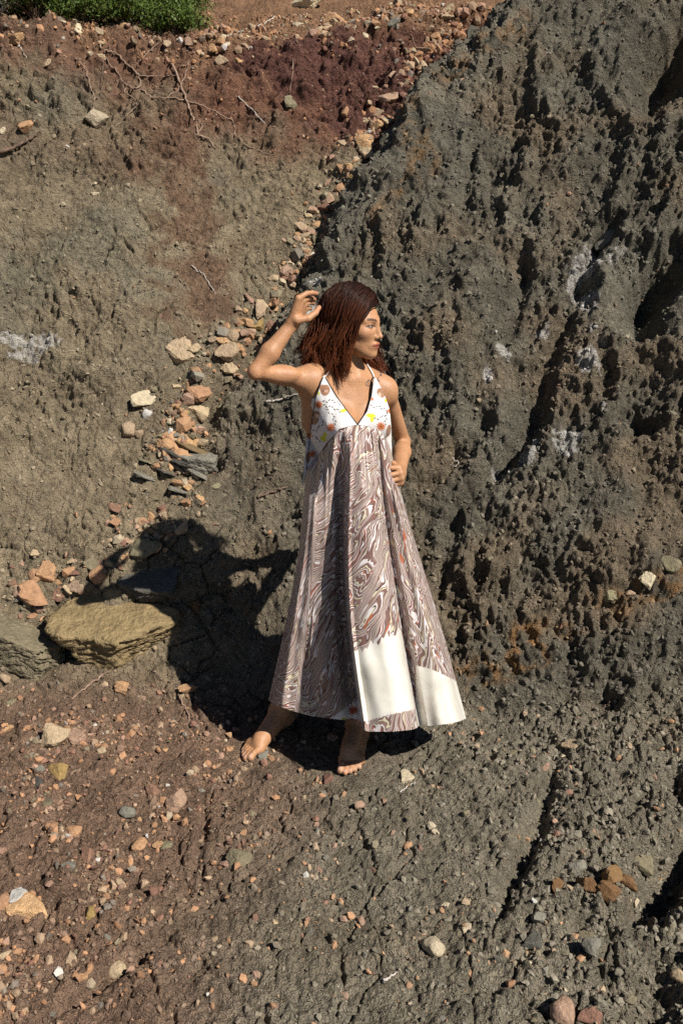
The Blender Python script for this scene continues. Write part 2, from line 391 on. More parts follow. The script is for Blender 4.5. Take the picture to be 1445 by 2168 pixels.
# ------------------------------------------------------------------ stones
import bmesh
def ico(sub):
    bm = bmesh.new(); bmesh.ops.create_icosphere(bm, subdivisions=sub, radius=1.0)
    v = np.array([x.co[:] for x in bm.verts]); f = np.array([[x.index for x in fc.verts] for fc in bm.faces]); bm.free()
    return v, f
ICO = {k: ico(k) for k in (1, 2, 3, 4, 5)}
def rock_shape(seed, sub=3, cuts=8, dims=(1, 0.8, 0.6), rnd=0.06, strata=0.0, flat=False, dr=(0.42, 0.80)):
    r_ = np.random.default_rng(seed); v, f = ICO[sub]
    n = r_.normal(size=(cuts, 3)) * (np.array([1, 1, 0.25]) if flat else 1); n /= np.linalg.norm(n, axis=1)[:, None]; d = r_.uniform(*dr, cuts)
    if flat: n = np.vstack([n, [[0.05, 0.05, 1], [0, 0.1, -1]]]); d = np.append(d, [0.38, 0.38])
    dot = v @ n.T; rad = np.where(dot > 0.05, d / np.maximum(dot, 0.05), 9).min(1); rad = np.minimum(rad, 1.0)
    p = v * rad[:, None]
    p = p * (1 + rnd * perlin(v, 0.55, seed * 0.37)[:, None] + 0.5 * rnd * perlin(v, 0.22, seed * 0.53)[:, None])
    p /= np.abs(p).max(0)
    p = p * np.array(dims)
    if strata:
        lay = p[:, 2] * 15 + 2.6 * perlin(p, 0.6, seed) + 0.8 * perlin(p, 0.2, seed) ; s = np.abs((lay % 1) - 0.5) * 2
        w = perlin(np.stack([p[:, 0] * 1.2, p[:, 1] * 1.2, np.floor(lay)], -1), 0.35, seed + 3)
        k = 1 + strata * (sst(0.15, 0.6, s) - 0.6) + strata * 0.8 * w + strata * 0.4 * perlin(p, 0.12, seed)
        p = p * np.stack([k, k, np.ones_like(k)], -1)
    return p, f
CLS = {'orange': (0.50, 0.27, 0.14), 'ochre': (0.25, 0.175, 0.085), 'tan': (0.47, 0.335, 0.215), 'cream': (0.56, 0.46, 0.32), 'grey': (0.22, 0.205, 0.17), 'redbrown': (0.27, 0.135, 0.095), 'yellow': (0.42, 0.28, 0.09),
       'pink': (0.42, 0.255, 0.18), 'olive': (0.235, 0.20, 0.125), 'dark': (0.105, 0.098, 0.085), 'rust': (0.24, 0.125, 0.05), 'white': (0.62, 0.60, 0.56)}
def rock_mat(name, col):
    t = NT('stone_' + name); oc = coords(t); inf = t.n('ObjectInfo').outputs['Random']
    n1 = t.noise(oc, 3.2, 5, 0.65); n2 = t.noise(oc, 16, 3, 0.6)
    c = t.mix(0.75, (*col, 1), t.ramp(n1, [(0.25, (0.50, 0.46, 0.42)), (0.5, (1, 1, 1)), (0.75, (1.35, 1.30, 1.22))]), 'MULTIPLY')
    c = t.mix(0.4, c, t.ramp(n2, [(0.3, (0.6, 0.58, 0.55)), (0.7, (1.4, 1.35, 1.3))]), 'MULTIPLY')
    hs = t.n('HueSaturation', {'Hue': t.math('MULTIPLY_ADD', inf, 0.018, 0.498), 'Saturation': 0.92, 'Value': t.math('MULTIPLY_ADD', inf, 0.40, 0.82), 'Color': c})
    return t.done(hs.outputs[0], 0.85, t.bump(t.math('MULTIPLY_ADD', n2, 0.4, n1), 0.16, 0.5), Specular_IOR_Level=0.2)
RM = {k: rock_mat(k, v) for k, v in CLS.items()}
SHAPES = {'block': [rock_shape(100 + i, 3, 10, (1, 0.82, 0.74), 0.035, dr=(0.36, 0.58)) for i in range(8)], 'slab': [rock_shape(200 + i, 3, 8, (1, 0.75, 0.30), 0.04, 0, True, (0.40, 0.66)) for i in range(8)],
          'round': [rock_shape(300 + i, 3, 22, (1, 0.85, 0.7), 0.06) for i in range(4)], 'chip': [rock_shape(400 + i, 3, 9, (1, 0.75, 0.55), 0.03, dr=(0.34, 0.56)) for i in range(10)],
          'ledge': [rock_shape(500 + i, 5, 9, (1, 0.6, 0.30), 0.07, 0.09, True, (0.5, 0.8)) for i in range(3)]}
MESH = {}
def rock_mesh(kind, i, cls):
    k = (kind, i % len(SHAPES[kind]), cls)
    if k not in MESH:
        v, f = SHAPES[kind][k[1]]; o = mesh_np('stone', v, f, RM[cls], smooth=(kind in ('round', 'ledge')))
        MESH[k] = o.data; bpy.data.objects.remove(o)
    return MESH[k]
def basis(nrm, yaw):
    z = Vector(nrm).normalized(); x = Vector((math.cos(yaw), math.sin(yaw), 0)); x = (x - z * x.dot(z)).normalized(); y = z.cross(x)
    return Matrix((x, y, z)).transposed()
rr = random.Random(3)
def stone(u, v, wpx, cls, kind, label, cat='stone', group=None, hpx=None, yaw=None, tilt=0.5, sink=0.30, name='stone', idx=None, at=None, up=None):
    k = hit(u, v) if at is None else at
    p, n = V[k], NF[k]; dep = DD[k]; w = wpx * dep / FPX
    nn = np.array(up) if up is not None else unit_(n * tilt + np.array([0, -0.15, 1 - tilt]) + np.array([rr.uniform(-.15, .15), rr.uniform(-.15, .15), 0]))
    o = bpy.data.objects.new(name, rock_mesh(kind, rr.randrange(99) if idx is None else idx, cls)); COL.objects.link(o)
    s = w / 1.62; zs = s if hpx is None else hpx * dep / FPX / (2 * SHAPES[kind][0][0][:, 2].max() * 0.95)
    o.rotation_mode = 'QUATERNION'; o.rotation_quaternion = basis(nn, rr.uniform(0, 6.28) if yaw is None else yaw).to_quaternion()
    hz_ = zs * SHAPES[kind][0][0][:, 2].max()
    o.scale = (s, s, zs); o.location = Vector(p) + Vector(nn) * hz_ * (1 - 2 * sink)
    return tag(o, label, cat, group)
def unit_(a): return a / np.linalg.norm(a)

HERO = [  # picture u, v, width px, colour, shape, label
    (198, 250, 50, 'cream', 'block', 'pale cream block resting halfway up the bank below the roots'), (203, 409, 17, 'cream', 'slab', 'pale diamond-shaped shard stuck in the bank, lower of two'), (201, 389, 12, 'cream', 'slab', 'small pale pointed shard stuck in the bank, upper of two'),
    (55, 272, 30, 'orange', 'block', 'orange stone on the bank beside a dark root'), (4, 278, 18, 'cream', 'slab', 'pale flat stone at the picture edge on the upper bank'),
    (40, 85, 34, 'orange', 'block', 'dark-sided orange stone near the rim at the far left end'), (340, 40, 42, 'tan', 'block', 'broad tan stone lying on the rim below the green shrubs'), (352, 97, 22, 'tan', 'block', 'tan stone lodged in the red soil above the main root'),
    (703, 42, 40, 'orange', 'block', 'large brown-orange boulder standing at the top of the red slope'), (645, 6, 90, 'cream', 'slab', 'broad pale slab at the very top edge of the bank'), (448, 102, 26, 'orange', 'block', 'orange stone in the torn red soil beside the root mat'),
    (465, 130, 30, 'tan', 'slab', 'tan slab at the head of the stony chute'), (612, 218, 40, 'olive', 'slab', 'flat ochre-topped stone jutting from the purple slope'), (830, 48, 28, 'grey', 'slab', 'grey flat stone in the purple soil near the top'),
    (802, 240, 22, 'tan', 'block', 'tan stone in the upper gully, topmost of a small heap'), (790, 265, 24, 'orange', 'slab', 'orange slab in the upper gully below a tan stone'), (735, 355, 26, 'orange', 'block', 'orange stone wedged in the gully above the dark notch'), (742, 374, 16, 'yellow', 'block', 'small yellow stone just below the wedged orange one'),
    (598, 590, 34, 'redbrown', 'slab', 'dark red-brown slab where the gully passes behind the dark spur'), (576, 636, 30, 'orange', 'block', 'orange stone in the gully left of the lifted hand'), (556, 646, 26, 'tan', 'slab', 'tan flat stone in the gully beside an orange one'), (545, 685, 36, 'yellow', 'slab', 'yellow-brown slab leaning in the gully above the elbow'),
    (492, 712, 28, 'tan', 'round', 'rounded tan stone in the gully left of the elbow'), (478, 742, 50, 'tan', 'slab', 'long tan slab lying across the gully, level with the elbow'), (482, 752, 18, 'pink', 'round', 'small pink stone under the long tan slab'), (505, 735, 26, 'orange', 'block', 'orange stone beside the elbow in the gully'),
    (388, 752, 84, 'tan', 'slab', 'long narrow tan rock embedded in the slope left of the gully'), (485, 778, 40, 'tan', 'slab', 'flat-topped tan stone at the foot of the gully heap'), (422, 828, 55, 'orange', 'slab', 'wide rust-orange stone on the gully heap'), (402, 848, 30, 'pink', 'block', 'mauve stone in the middle of the gully heap'),
    (423, 872, 52, 'tan', 'slab', 'long smooth tan slab tilted on the gully heap'), (374, 858, 20, 'orange', 'block', 'square orange stone at the left side of the gully heap'), (388, 878, 24, 'yellow', 'block', 'yellowish stone below the square orange one'), (302, 843, 48, 'cream', 'slab', 'pale cream flat stone set in the mud left of the gully'),
    (311, 876, 22, 'white', 'round', 'whitish oval stone set in the mud below the cream one'), (271, 911, 34, 'tan', 'round', 'round grey-tan stone half buried in the mud'), (299, 915, 22, 'tan', 'block', 'square tan stone beside the half buried round one'), (415, 938, 24, 'orange', 'block', 'bright orange cube-like stone below the gully heap'),
    (398, 1064, 24, 'orange', 'block', 'orange stone above the shadow of the head'), (384, 1118, 34, 'tan', 'block', 'brown-tan stone at the tip of the shadow'), (318, 1092, 24, 'orange', 'block', 'orange stone on the lower heap beside a dark red one'), (318, 1100, 22, 'redbrown', 'block', 'dark red stone on the lower heap'),
    (296, 1106, 28, 'orange', 'slab', 'orange stone at the left of the dark red one'), (196, 1192, 34, 'olive', 'slab', 'upright pale olive slab on the lower heap'), (297, 1160, 60, 'olive', 'slab', 'yellowish slab crossed by the shadow of the lifted arm'), (214, 1218, 38, 'orange', 'block', 'orange-brown block right of the upright olive slab'),
    (103, 1216, 48, 'orange', 'block', 'tall light orange stone at the left heap'), (76, 1266, 62, 'orange', 'block', 'large orange-brown stone at the left heap under the tall one'), (45, 1258, 32, 'pink', 'round', 'round pinkish stone at the outer end of the left heap'), (160, 1240, 32, 'tan', 'slab', 'tan slab at the left heap above the ochre ledge'),
    (258, 1373, 36, 'orange', 'block', 'orange-brown stone on the gravel below the ochre ledge'), (63, 1390, 60, 'tan', 'slab', 'big tan slab leaning below the grey ledge'), (8, 1436, 30, 'tan', 'block', 'tan stone at the picture edge below the leaning slab'), (258, 1458, 28, 'orange', 'block', 'rounded orange stone on the red gravel, middle of the slope'),
    (112, 1573, 62, 'tan', 'block', 'large grey-tan stone on the red gravel'), (163, 1562, 46, 'pink', 'slab', 'reddish slab leaning against the large grey-tan stone'), (127, 1637, 42, 'yellow', 'block', 'mustard yellow stone on the red gravel'), (78, 1664, 32, 'dark', 'round', 'dark grey stone below the mustard yellow one'),
    (369, 1707, 56, 'pink', 'block', 'big reddish block standing alone on the gravel'), (275, 1721, 30, 'grey', 'round', 'smooth grey pebble left of the big reddish block'), (160, 1763, 40, 'orange', 'block', 'orange-tan stone on the dark red soil, lower left'), (333, 1790, 22, 'orange', 'block', 'small orange stone below the big reddish block'),
    (62, 1920, 84, 'orange', 'slab', 'large orange slab near the left picture edge'), (38, 1897, 46, 'white', 'slab', 'whitish-grey slab behind the large orange one'), (8, 1914, 38, 'orange', 'round', 'orange stone cut by the left picture edge'), (193, 1932, 30, 'yellow', 'block', 'yellow-orange stone on the red mud'),
    (250, 2050, 36, 'tan', 'round', 'lumpy tan stone on the edge of the long crack'), (183, 2069, 18, 'orange', 'block', 'small orange stone left of the lumpy tan one'), (510, 1825, 60, 'olive', 'block', 'grey-olive wedge of rock half buried in mud'), (330, 1887, 24, 'redbrown', 'block', 'red-brown stone near the long crack'),
    (695, 1647, 30, 'redbrown', 'slab', 'red-brown flat stone under the front foot toes'), (759, 1709, 22, 'pink', 'round', 'small mauve pebble below the front foot'), (862, 1645, 38, 'cream', 'slab', 'pale flake of stone right of the front foot'), (760, 1945, 20, 'pink', 'block', 'small square pink stone on grey mud'),
    (925, 2005, 46, 'cream', 'round', 'smooth pale cream cobble on grey mud'), (1240, 1987, 50, 'olive', 'slab', 'olive flat stone in the lower right mud'), (1256, 2003, 44, 'grey', 'block', 'angular grey stone beside the olive flat one'), (1132, 1944, 32, 'grey', 'block', 'round-edged grey stone right of the white shell'),
    (1125, 1993, 48, 'dark', 'slab', 'dark grey thin slab tilted on the mud'), (1176, 1880, 30, 'rust', 'block', 'brown cube-like stone left of the rust outcrop'), (1360, 1829, 54, 'olive', 'slab', 'long olive slab above the rust outcrop'), (1222, 1836, 42, 'grey', 'block', 'grey block above the rust outcrop'),
    (1250, 1880, 46, 'rust', 'block', 'rust brown rock, leftmost lump of the rust outcrop'), (1285, 1862, 56, 'rust', 'block', 'rust brown rock, middle lump of the rust outcrop'), (1322, 1868, 50, 'rust', 'block', 'orange-rust rock, outer lump of the rust outcrop'), (1290, 1895, 44, 'rust', 'block', 'rust brown rock at the foot of the rust outcrop'),
    (1192, 2148, 54, 'pink', 'round', 'large pinkish cobble at the bottom picture edge'), (1240, 2152, 46, 'redbrown', 'block', 'reddish stone beside the large pinkish cobble'), (1079, 2083, 22, 'orange', 'block', 'bright orange stone on the lower right mud'), (1206, 1580, 34, 'tan', 'slab', 'upright tan slab on the dark slope right of the dress'),
    (1408, 1190, 50, 'olive', 'slab', 'olive slab on the ochre band at the right edge'), (1365, 1226, 40, 'cream', 'slab', 'pale broken slab in the hollow of the ochre band'), (1330, 1255, 24, 'tan', 'block', 'tan stone in the hollow of the ochre band'), (1292, 1258, 36, 'olive', 'block', 'brownish block at the left of the ochre band hollow'),
    (1036, 1184, 18, 'olive', 'round', 'small olive stone on the dark slope right of the skirt'), (1280, 512, 48, 'grey', 'block', 'whitish-grey rock stuck in the big rill of the dark slope'), (1130, 1905, 16, 'white', 'slab', 'white shell-like chip in the lower right mud'), (1436, 2068, 34, 'tan', 'round', 'tan stone cut by the lower right picture edge')]
for i, h in enumerate(HERO):
    emb = h[4] == 'slab'
    stone(h[0], h[1], h[2], h[3], h[4], h[5], idx=i, sink=0.46 if h[1] < 1300 else 0.34, tilt=0.6 if h[1] < 1300 else 0.35)
# ledges of layered rock
for u, v, w, hgt, cls, i, yaw, lab in [(225, 1300, 255, 92, 'ochre', 0, 0.12, 'ochre layered rock ledge under the lower heap'), (30, 1335, 180, 80, 'olive', 1, -0.2, 'grey-brown layered rock ledge at the left picture edge'),
                                       (330, 1222, 130, 36, 'dark', 2, 0.2, 'dark slaty ledge crossed by the shadow of the lifted arm'), (415, 962, 120, 50, 'grey', 2, 0.3, 'layered grey-olive ledge under the gully heap, with slates around it')]:
    stone(u, v + hgt * 0.25, w, cls, 'ledge', lab, 'ledge', hpx=hgt * 0.92, yaw=yaw, tilt=0.30, sink=0.56, name='rock_ledge', idx=i)
# slaty outcrop: thin leaning plates, each its own piece
sl = empty('slate_outcrop', V[hit(400, 985)]); tag(sl, 'outcrop of thin leaning grey slates below the gully heap', 'outcrop')
bpy.context.view_layer.update()
for i, (u, v, w, cl_) in enumerate([(400, 942, 130, 'ochre'), (370, 958, 90, 'dark'), (430, 968, 110, 'olive'), (395, 985, 120, 'dark'), (450, 985, 80, 'dark'), (420, 1005, 110, 'grey'), (350, 1000, 70, 'dark'), (310, 975, 60, 'olive'), (300, 1005, 80, 'grey'), (380, 1040, 70, 'grey'), (330, 1055, 50, 'olive')]):
    o = stone(u, v, w * 0.62, cl_, 'slab', None, None, None, hpx=w * rr.uniform(0.06, 0.10), yaw=-0.15 + rr.uniform(-.25, .25), sink=0.42, name='slate', idx=i, up=unit_(np.array([0.42 + rr.uniform(-.12, .12), 0.10 + rr.uniform(-.15, .2), 1.0])))
    o.parent = sl; o.location = o.location - sl.location

# stones nothing tells apart, by place
core = np.zeros((NY, NS), bool); jy0, jy1 = np.searchsorted(YY, [1.4, 6.3]); core[jy0:jy1, np.searchsorted(SS, -0.40):np.searchsorted(SS, 0.40)] = True
core = core.ravel(); inframe = core & (UU > 4) & (UU < 1441) & (VV > 4) & (VV < 2164)
gcell = HIT[np.clip(iv, 0, gh - 1), np.clip(iu, 0, gw - 1)]; vis = inframe & (np.abs(DD[gcell] - DD) < 0.08)
ovr = OV.ravel(); dlr = DL.ravel(); gul_pts = np.array([V[hit(u, v)] for u, v in [(1000, 45), (860, 150), (790, 255), (735, 350), (690, 420), (615, 580), (545, 660), (470, 755), (405, 850), (385, 930)]])
gul, _ = seg_d(P0, gul_pts); heap, _ = seg_d(P0, np.array([V[hit(u, v)] for u, v in [(370, 960), (400, 1070), (330, 1100), (240, 1180), (110, 1230), (20, 1265)]]))
feet = np.minimum(np.hypot(P0[:, 0] + 0.30, P0[:, 1] - 2.97), np.hypot(P0[:, 0] - 0.03, P0[:, 1] - 2.9))
prob = {'rim': np.exp(-((ovr + 0.02) / np.where(ovr > 0, 0.30, 0.10)) ** 2) * (l_ > 0.5), 'gully': np.exp(-(gul / 0.085) ** 2) * (dlr > -0.06), 'heap': np.exp(-(heap / 0.09) ** 2), 'gravel': redm * (g_ > 0.5) * (VV > 1330), 'mud': (1 - redm) * (g_ > 0.5) * (feet > 0.25)}
def pick(w, n, r_):
    c_ = np.cumsum(w); return np.searchsorted(c_, r_.random(n) * c_[-1])
sr = np.random.default_rng(21)
for key, n, px, classes, lab, grp in [
    ('rim', 54, (12, 34), ['orange', 'tan', 'tan', 'cream', 'pink'], 'loose stone in the rubble along the top rim of the bank', 'loose stones along the rim of the bank'),
    ('gully', 84, (12, 38), ['orange', 'orange', 'tan', 'tan', 'redbrown', 'pink'], 'small angular stone in the rubble filling the narrow gully', 'stones in the gully rubble'),
    ('heap', 60, (12, 32), ['orange', 'orange', 'tan', 'pink', 'redbrown', 'olive'], 'small stone in the orange rubble heap at the foot of the bank', 'stones of the lower rubble heap'),
    ('gravel', 46, (13, 36), ['orange', 'orange', 'tan', 'pink', 'redbrown', 'grey', 'olive'], 'small stone strewn over the red gravel left of the feet', 'stones strewn over the red gravel'),
    ('mud', 20, (9, 20), ['orange', 'tan', 'pink', 'grey', 'olive', 'cream'], 'small stone lying on the grey mud of the foreground', 'stones lying on the grey mud')]:
    for k in pick(prob[key] * vis, n, sr):
        cl_ = classes[sr.integers(len(classes))]; word = {'pink': 'pinkish', 'redbrown': 'red-brown'}.get(cl_, cl_)
        stone(0, 0, sr.uniform(*px) * (0.7 + 0.6 * sr.random() ** 2), cl_, 'chip', lab.replace(' stone ', ' ' + word + ' stone ', 1), 'stone', grp, at=int(k), sink=0.40)
# gravel and crumbs of clay: too many to count
def scatter(name, idx, size, colf, seed, lift=0.2):
    r_ = np.random.default_rng(seed); v0, f0 = ICO[1]; n = len(idx); m = len(v0)
    shp = np.stack([v0 * (1 + 0.75 * (r_.random((m, 1)) - 0.5)) * r_.uniform(0.38, 1.0, 3) for _ in range(24)])
    pv = shp[r_.integers(24, size=n)] * size[:, None, None]
    a = r_.normal(size=(n, 3)); a /= np.linalg.norm(a, axis=1)[:, None]; b = np.cross(a, r_.normal(size=(n, 3))); b /= np.linalg.norm(b, axis=1)[:, None]; c_ = np.cross(a, b)
    pv = pv @ np.stack([a, b, c_], 1) + (V[idx] + NF[idx] * (size * lift)[:, None] + r_.normal(size=(n, 3)) * 0.002)[:, None]
    fv = (f0[None] + (np.arange(n) * m)[:, None, None]).reshape(-1, 3)
    t = NT(name + '_grain'); mt = t.done(t.attr('albedo'), 0.9, t.bump(t.noise(coords(t), 150, 2), 0.006, 0.6), Specular_IOR_Level=0.2)
    return mesh_np(name, pv.reshape(-1, 3), fv, mt, smooth=False, cols={'albedo': np.repeat(colf, m, axis=0)})
wgt = (1.5 * prob['gravel'] + 0.28 * prob['mud'] + 1.5 * prob['rim'] + 0.8 * np.exp(-((ovr + 0.25) / 0.25) ** 2) * (l_ > 0.5) + 5.0 * np.exp(-(gul / 0.10) ** 2) * (dlr > -0.06) + 2.6 * prob['heap'] + 2.4 * (ovr > 0) * (l_ > 0.5) + 0.05) * core * (0.25 + 1.5 * sst(-0.1, 0.5, a2 + 0.6 * a3))
gi = pick(wgt, 15000, sr); gs = (0.0022 + 0.0150 * sr.random(len(gi)) ** 4.0) * (1 + (0.8 * prob['rim'] + 1.5 * prob['gully'] + 1.0 * prob['heap'])[gi].clip(0, 1.6))
pal = np.array([CLS[k] for k in ['orange', 'orange', 'tan', 'pink', 'redbrown', 'grey', 'olive', 'cream', 'white', 'dark']])
pk = sr.choice(len(pal), len(gi), p=[.22, .14, .18, .11, .10, .10, .08, .04, .01, .02]); gc = pal[pk] * sr.uniform(0.6, 1.15, (len(gi), 1))
gc = gc * 0.72 + alb[gi] * 0.28
tag(scatter('gravel', gi, gs, gc, 31), 'small mixed gravel strewn over the bank and the foreground', kind='stuff')
wc = (s_ * (0.5 + 0.5 * (NF[:, 2] > 0.3)) + 0.5 * fgr * g_ + 0.25 * l_ + 0.10 * g_) * core * (feet > 0.2)
ci = pick(wc, 26000, sr); cz = 0.0035 + 0.012 * sr.random(len(ci)) ** 2.6
tag(scatter('clay_crumbs', ci, cz, alb[ci] * sr.uniform(0.75, 1.15, (len(ci), 1)), 32, 0.1), 'crumbs of dry clay on the slopes', kind='stuff')

# ------------------------------------------------------------------ roots and twigs
def tube_(pts, r, n=5, taper=None):
    pts = np.asarray(pts, float); m = len(pts); tg = np.gradient(pts, axis=0); tg /= np.linalg.norm(tg, axis=1)[:, None]
    ref = np.where(np.abs(tg[:, 2:3]) > 0.9, np.array([1., 0, 0]), np.array([0, 0, 1.])); a = np.cross(tg, ref); a /= np.linalg.norm(a, axis=1)[:, None]; b = np.cross(tg, a)
    rr_ = np.full(m, r) if taper is None else r * np.asarray(taper); th = np.arange(n) * 2 * np.pi / n
    Vv = pts[:, None] + rr_[:, None, None] * (a[:, None] * np.cos(th)[None, :, None] + b[:, None] * np.sin(th)[None, :, None])
    ix = np.arange(m * n).reshape(m, n); nx_ = np.roll(ix, -1, 1)
    return Vv.reshape(-1, 3), np.stack([ix[:-1], nx_[:-1], nx_[1:], ix[1:]], -1).reshape(-1, 4)
def wood(name, c0, c1):
    t = NT(name); n = t.noise(coords(t), 60, 3); return t.done(t.ramp(n, [(0.3, c0), (0.7, c1)]), 0.85, t.bump(n, 0.004, 0.6))
M_root = wood('root_bark', (0.20, 0.125, 0.085), (0.36, 0.25, 0.18)); M_rootd = wood('dark_root_bark', (0.10, 0.065, 0.045), (0.19, 0.12, 0.08)); M_twig = wood('dry_twig', (0.34, 0.29, 0.24), (0.56, 0.52, 0.47))
def strand(name, pxs, rpx, mat, label, cat, lift=1.2, group=None):
    px = np.array(pxs, float); s = np.linspace(0, 1, max(8, len(px) * 5)); L = np.linspace(0, 1, len(px))
    u, v = np.interp(s, L, px[:, 0]) + np.array([rr.gauss(0, 1.2) for _ in s]), np.interp(s, L, px[:, 1]) + np.array([rr.gauss(0, 1.2) for _ in s])
    ks = [hit(a, b) for a, b in zip(u, v)]; dep = np.median(DD[ks]); r = rpx * dep / FPX / 2
    y = V[ks][:, 1] - r * lift; y = np.minimum(y, np.convolve(np.pad(y, 2, 'edge'), np.ones(5) / 5, 'valid') + r)   # bridges small hollows
    pts = P(u, v, y)
    Vv, Ff = tube_(pts, r, 6, 1.1 - 0.55 * s)
    return tag(mesh_np(name, Vv, Ff, mat), label, cat, group)
for pxs, rp, mt, lab in [
    ([(352, 122), (372, 150), (381, 176), (396, 212), (401, 236), (416, 262), (419, 286), (441, 293), (456, 314)], 5.5, M_root, 'thick pale root running down the middle of the bank'),
    ([(418, 286), (428, 268), (418, 250)], 3, M_root, 'short root looping beside the lower end of the thick root'),
    ([(222, 106), (245, 112), (272, 138), (292, 158), (299, 180), (286, 189), (268, 178), (246, 150), (224, 122)], 3.6, M_root, 'looped pale root hanging below the rim'),
    ([(222, 106), (219, 130), (216, 160), (215, 195)], 3, M_rootd, 'straight thin root hanging from the looped one'), ([(290, 160), (330, 161), (384, 160)], 3, M_root, 'level pale root crossing to the thick one'),
    ([(298, 188), (318, 205), (360, 207), (398, 213), (448, 232), (494, 256), (500, 285), (520, 308), (580, 330)], 3.4, M_root, 'long thin root slanting across the bank'), ([(160, 124), (180, 142), (190, 178), (201, 206), (198, 236)], 3.2, M_root, 'wavy root above the cream block'),
    ([(401, 130), (390, 165), (374, 192), (350, 208)], 2.6, M_root, 'fine root leaning against the thick one'), ([(340, 86), (318, 106), (298, 128), (283, 138)], 2.4, M_root, 'fine root under the rim beside the tan stone'), ([(270, 178), (264, 195), (286, 210), (290, 225), (242, 270)], 2.8, M_root, 'forked root below the looped one'),
    ([(0, 324), (40, 306), (76, 288)], 9, M_rootd, 'stout dark root at the left picture edge'), ([(506, 206), (530, 228), (562, 262)], 3, M_twig, 'thin pale stick on the stony chute'), ([(580, 36), (555, 52), (505, 66), (470, 80)], 2.6, M_twig, 'bent pale twig among the rim stones'),
    ([(40, 94), (50, 112), (58, 122)], 2.6, M_twig, 'pale twig under the dark-sided orange stone'), ([(620, 128), (618, 165), (612, 200)], 2.2, M_root, 'hair-thin root on the purple slope'), ([(870, 72), (878, 95), (884, 118)], 2, M_root, 'hair-thin root at the top of the purple slope'),
    ([(405, 562), (430, 580), (455, 620)], 2.6, M_twig, 'bent straw on the bank left of the lifted hand'), ([(228, 1422), (190, 1448), (152, 1480)], 5, M_root, 'straight brown stick on the red gravel'), ([(376, 1468), (388, 1490), (400, 1515), (402, 1535)], 4.2, M_root, 'crooked brown twig beside the shadow'),
    ([(338, 1642), (339, 1668), (339, 1690)], 3, M_rootd, 'thin dark stick standing behind the big reddish block'), ([(848, 1675), (866, 1664), (880, 1655)], 3.4, M_twig, 'white split straw right of the front foot'), ([(812, 2078), (828, 2066), (842, 2058)], 6, M_twig, 'dry curled leaf stalk on the grey mud'),
    ([(840, 1035), (870, 1022), (895, 1008), (920, 990)], 0.1, M_twig, None), ([(955, 968), (970, 978), (965, 988), (952, 984)], 2.2, M_twig, 'curled white straw on the dark slope beside the hand'), ([(565, 852), (600, 842), (632, 832)], 5, M_twig, 'pale stick on the slope under the lifted arm'),
    ([(545, 1052), (575, 1042), (608, 1030)], 6, M_rootd, 'brown splinter on the slope left of the dress'), ([(1160, 900), (1150, 930), (1142, 955)], 1.8, M_rootd, 'fine dark stem on the salt patch'), ([(1275, 1500), (1290, 1485), (1300, 1470)], 2.4, M_rootd, 'thin brown twig on the dark slope, lower right')]:
    if lab: strand('twig' if mt is M_twig else 'root', pxs, rp, mt, lab, 'twig' if mt is M_twig else 'root')

# ------------------------------------------------------------------ shrubs on the top of the bank
t = NT('shrub_leaf'); M_leaf = t.done(t.attr('leaf'), 0.55, Specular_IOR_Level=0.3)
def shrub(u, v, back, rad, hgt, seed, label, dry=False):
    r_ = np.random.default_rng(seed); x = (u - 722.5) / FPX * 5.75; y = 3.7 + (3.02 + 0.05 * math.sin(x * 2.1) - 0.57 + 0.15 * (x + 0.855)) / 1.28 + back; z = base(np.array([x]), np.array([y]))[0][0]
    e = empty('shrub', (x, y, z)); tag(e, label, 'shrub', None)
    tips, Vs_, Fs_, n0_ = [], [], [], 0
    for i in range(70):
        a = r_.uniform(0, 6.28); el = r_.uniform(0.15, 1.0); L = r_.uniform(0.6, 1.0)
        end = np.array([math.cos(a) * rad * (1 - el * 0.55) * L, math.sin(a) * rad * (1 - el * 0.55) * L, hgt * (0.25 + 0.75 * el) * L])
        s = np.linspace(0, 1, 7)[:, None]; pts = end * s + np.array([0, 0, 0.05]) * np.sin(s * 3.1) + r_.normal(size=(7, 3)) * 0.010 * s - np.array([0, 0, 0.03])
        Vv, Ff = tube_(pts, 0.004, 4, 1.1 - 0.8 * s[:, 0]); Vs_.append(Vv); Fs_.append(Ff + n0_); n0_ += len(Vv); tips.append(pts[3:])
    mesh_np('stem', np.concatenate(Vs_), np.concatenate(Fs_), M_twig if dry else M_rootd, e)
    if dry: return
    tips = np.concatenate(tips); n = 7500
    c_ = tips[r_.integers(len(tips), size=n)] + r_.normal(size=(n, 3)) * np.array([0.03, 0.03, 0.022])
    d = r_.normal(size=(n, 3)) + np.array([0, -0.2, 0.9]); d /= np.linalg.norm(d, axis=1)[:, None]; w = np.cross(d, r_.normal(size=(n, 3))); w /= np.linalg.norm(w, axis=1)[:, None]
    ln = r_.uniform(0.014, 0.026, (n, 1)); wd = ln * 0.17
    q_ = np.stack([c_, c_ + d * ln * 0.5 + w * wd, c_ + d * ln, c_ + d * ln * 0.5 - w * wd], 1)
    col = np.array([0.075, 0.125, 0.022]) * r_.uniform(0.5, 1.5, (n, 1)) * np.array([1, 1, 1]) + np.array([0.05, 0.03, 0.0]) * r_.random((n, 1)) ** 3
    mesh_np('foliage', q_.reshape(-1, 3), np.arange(4 * n).reshape(n, 4), M_leaf, e, smooth=False, cols={'leaf': np.repeat(col, 4, axis=0)})
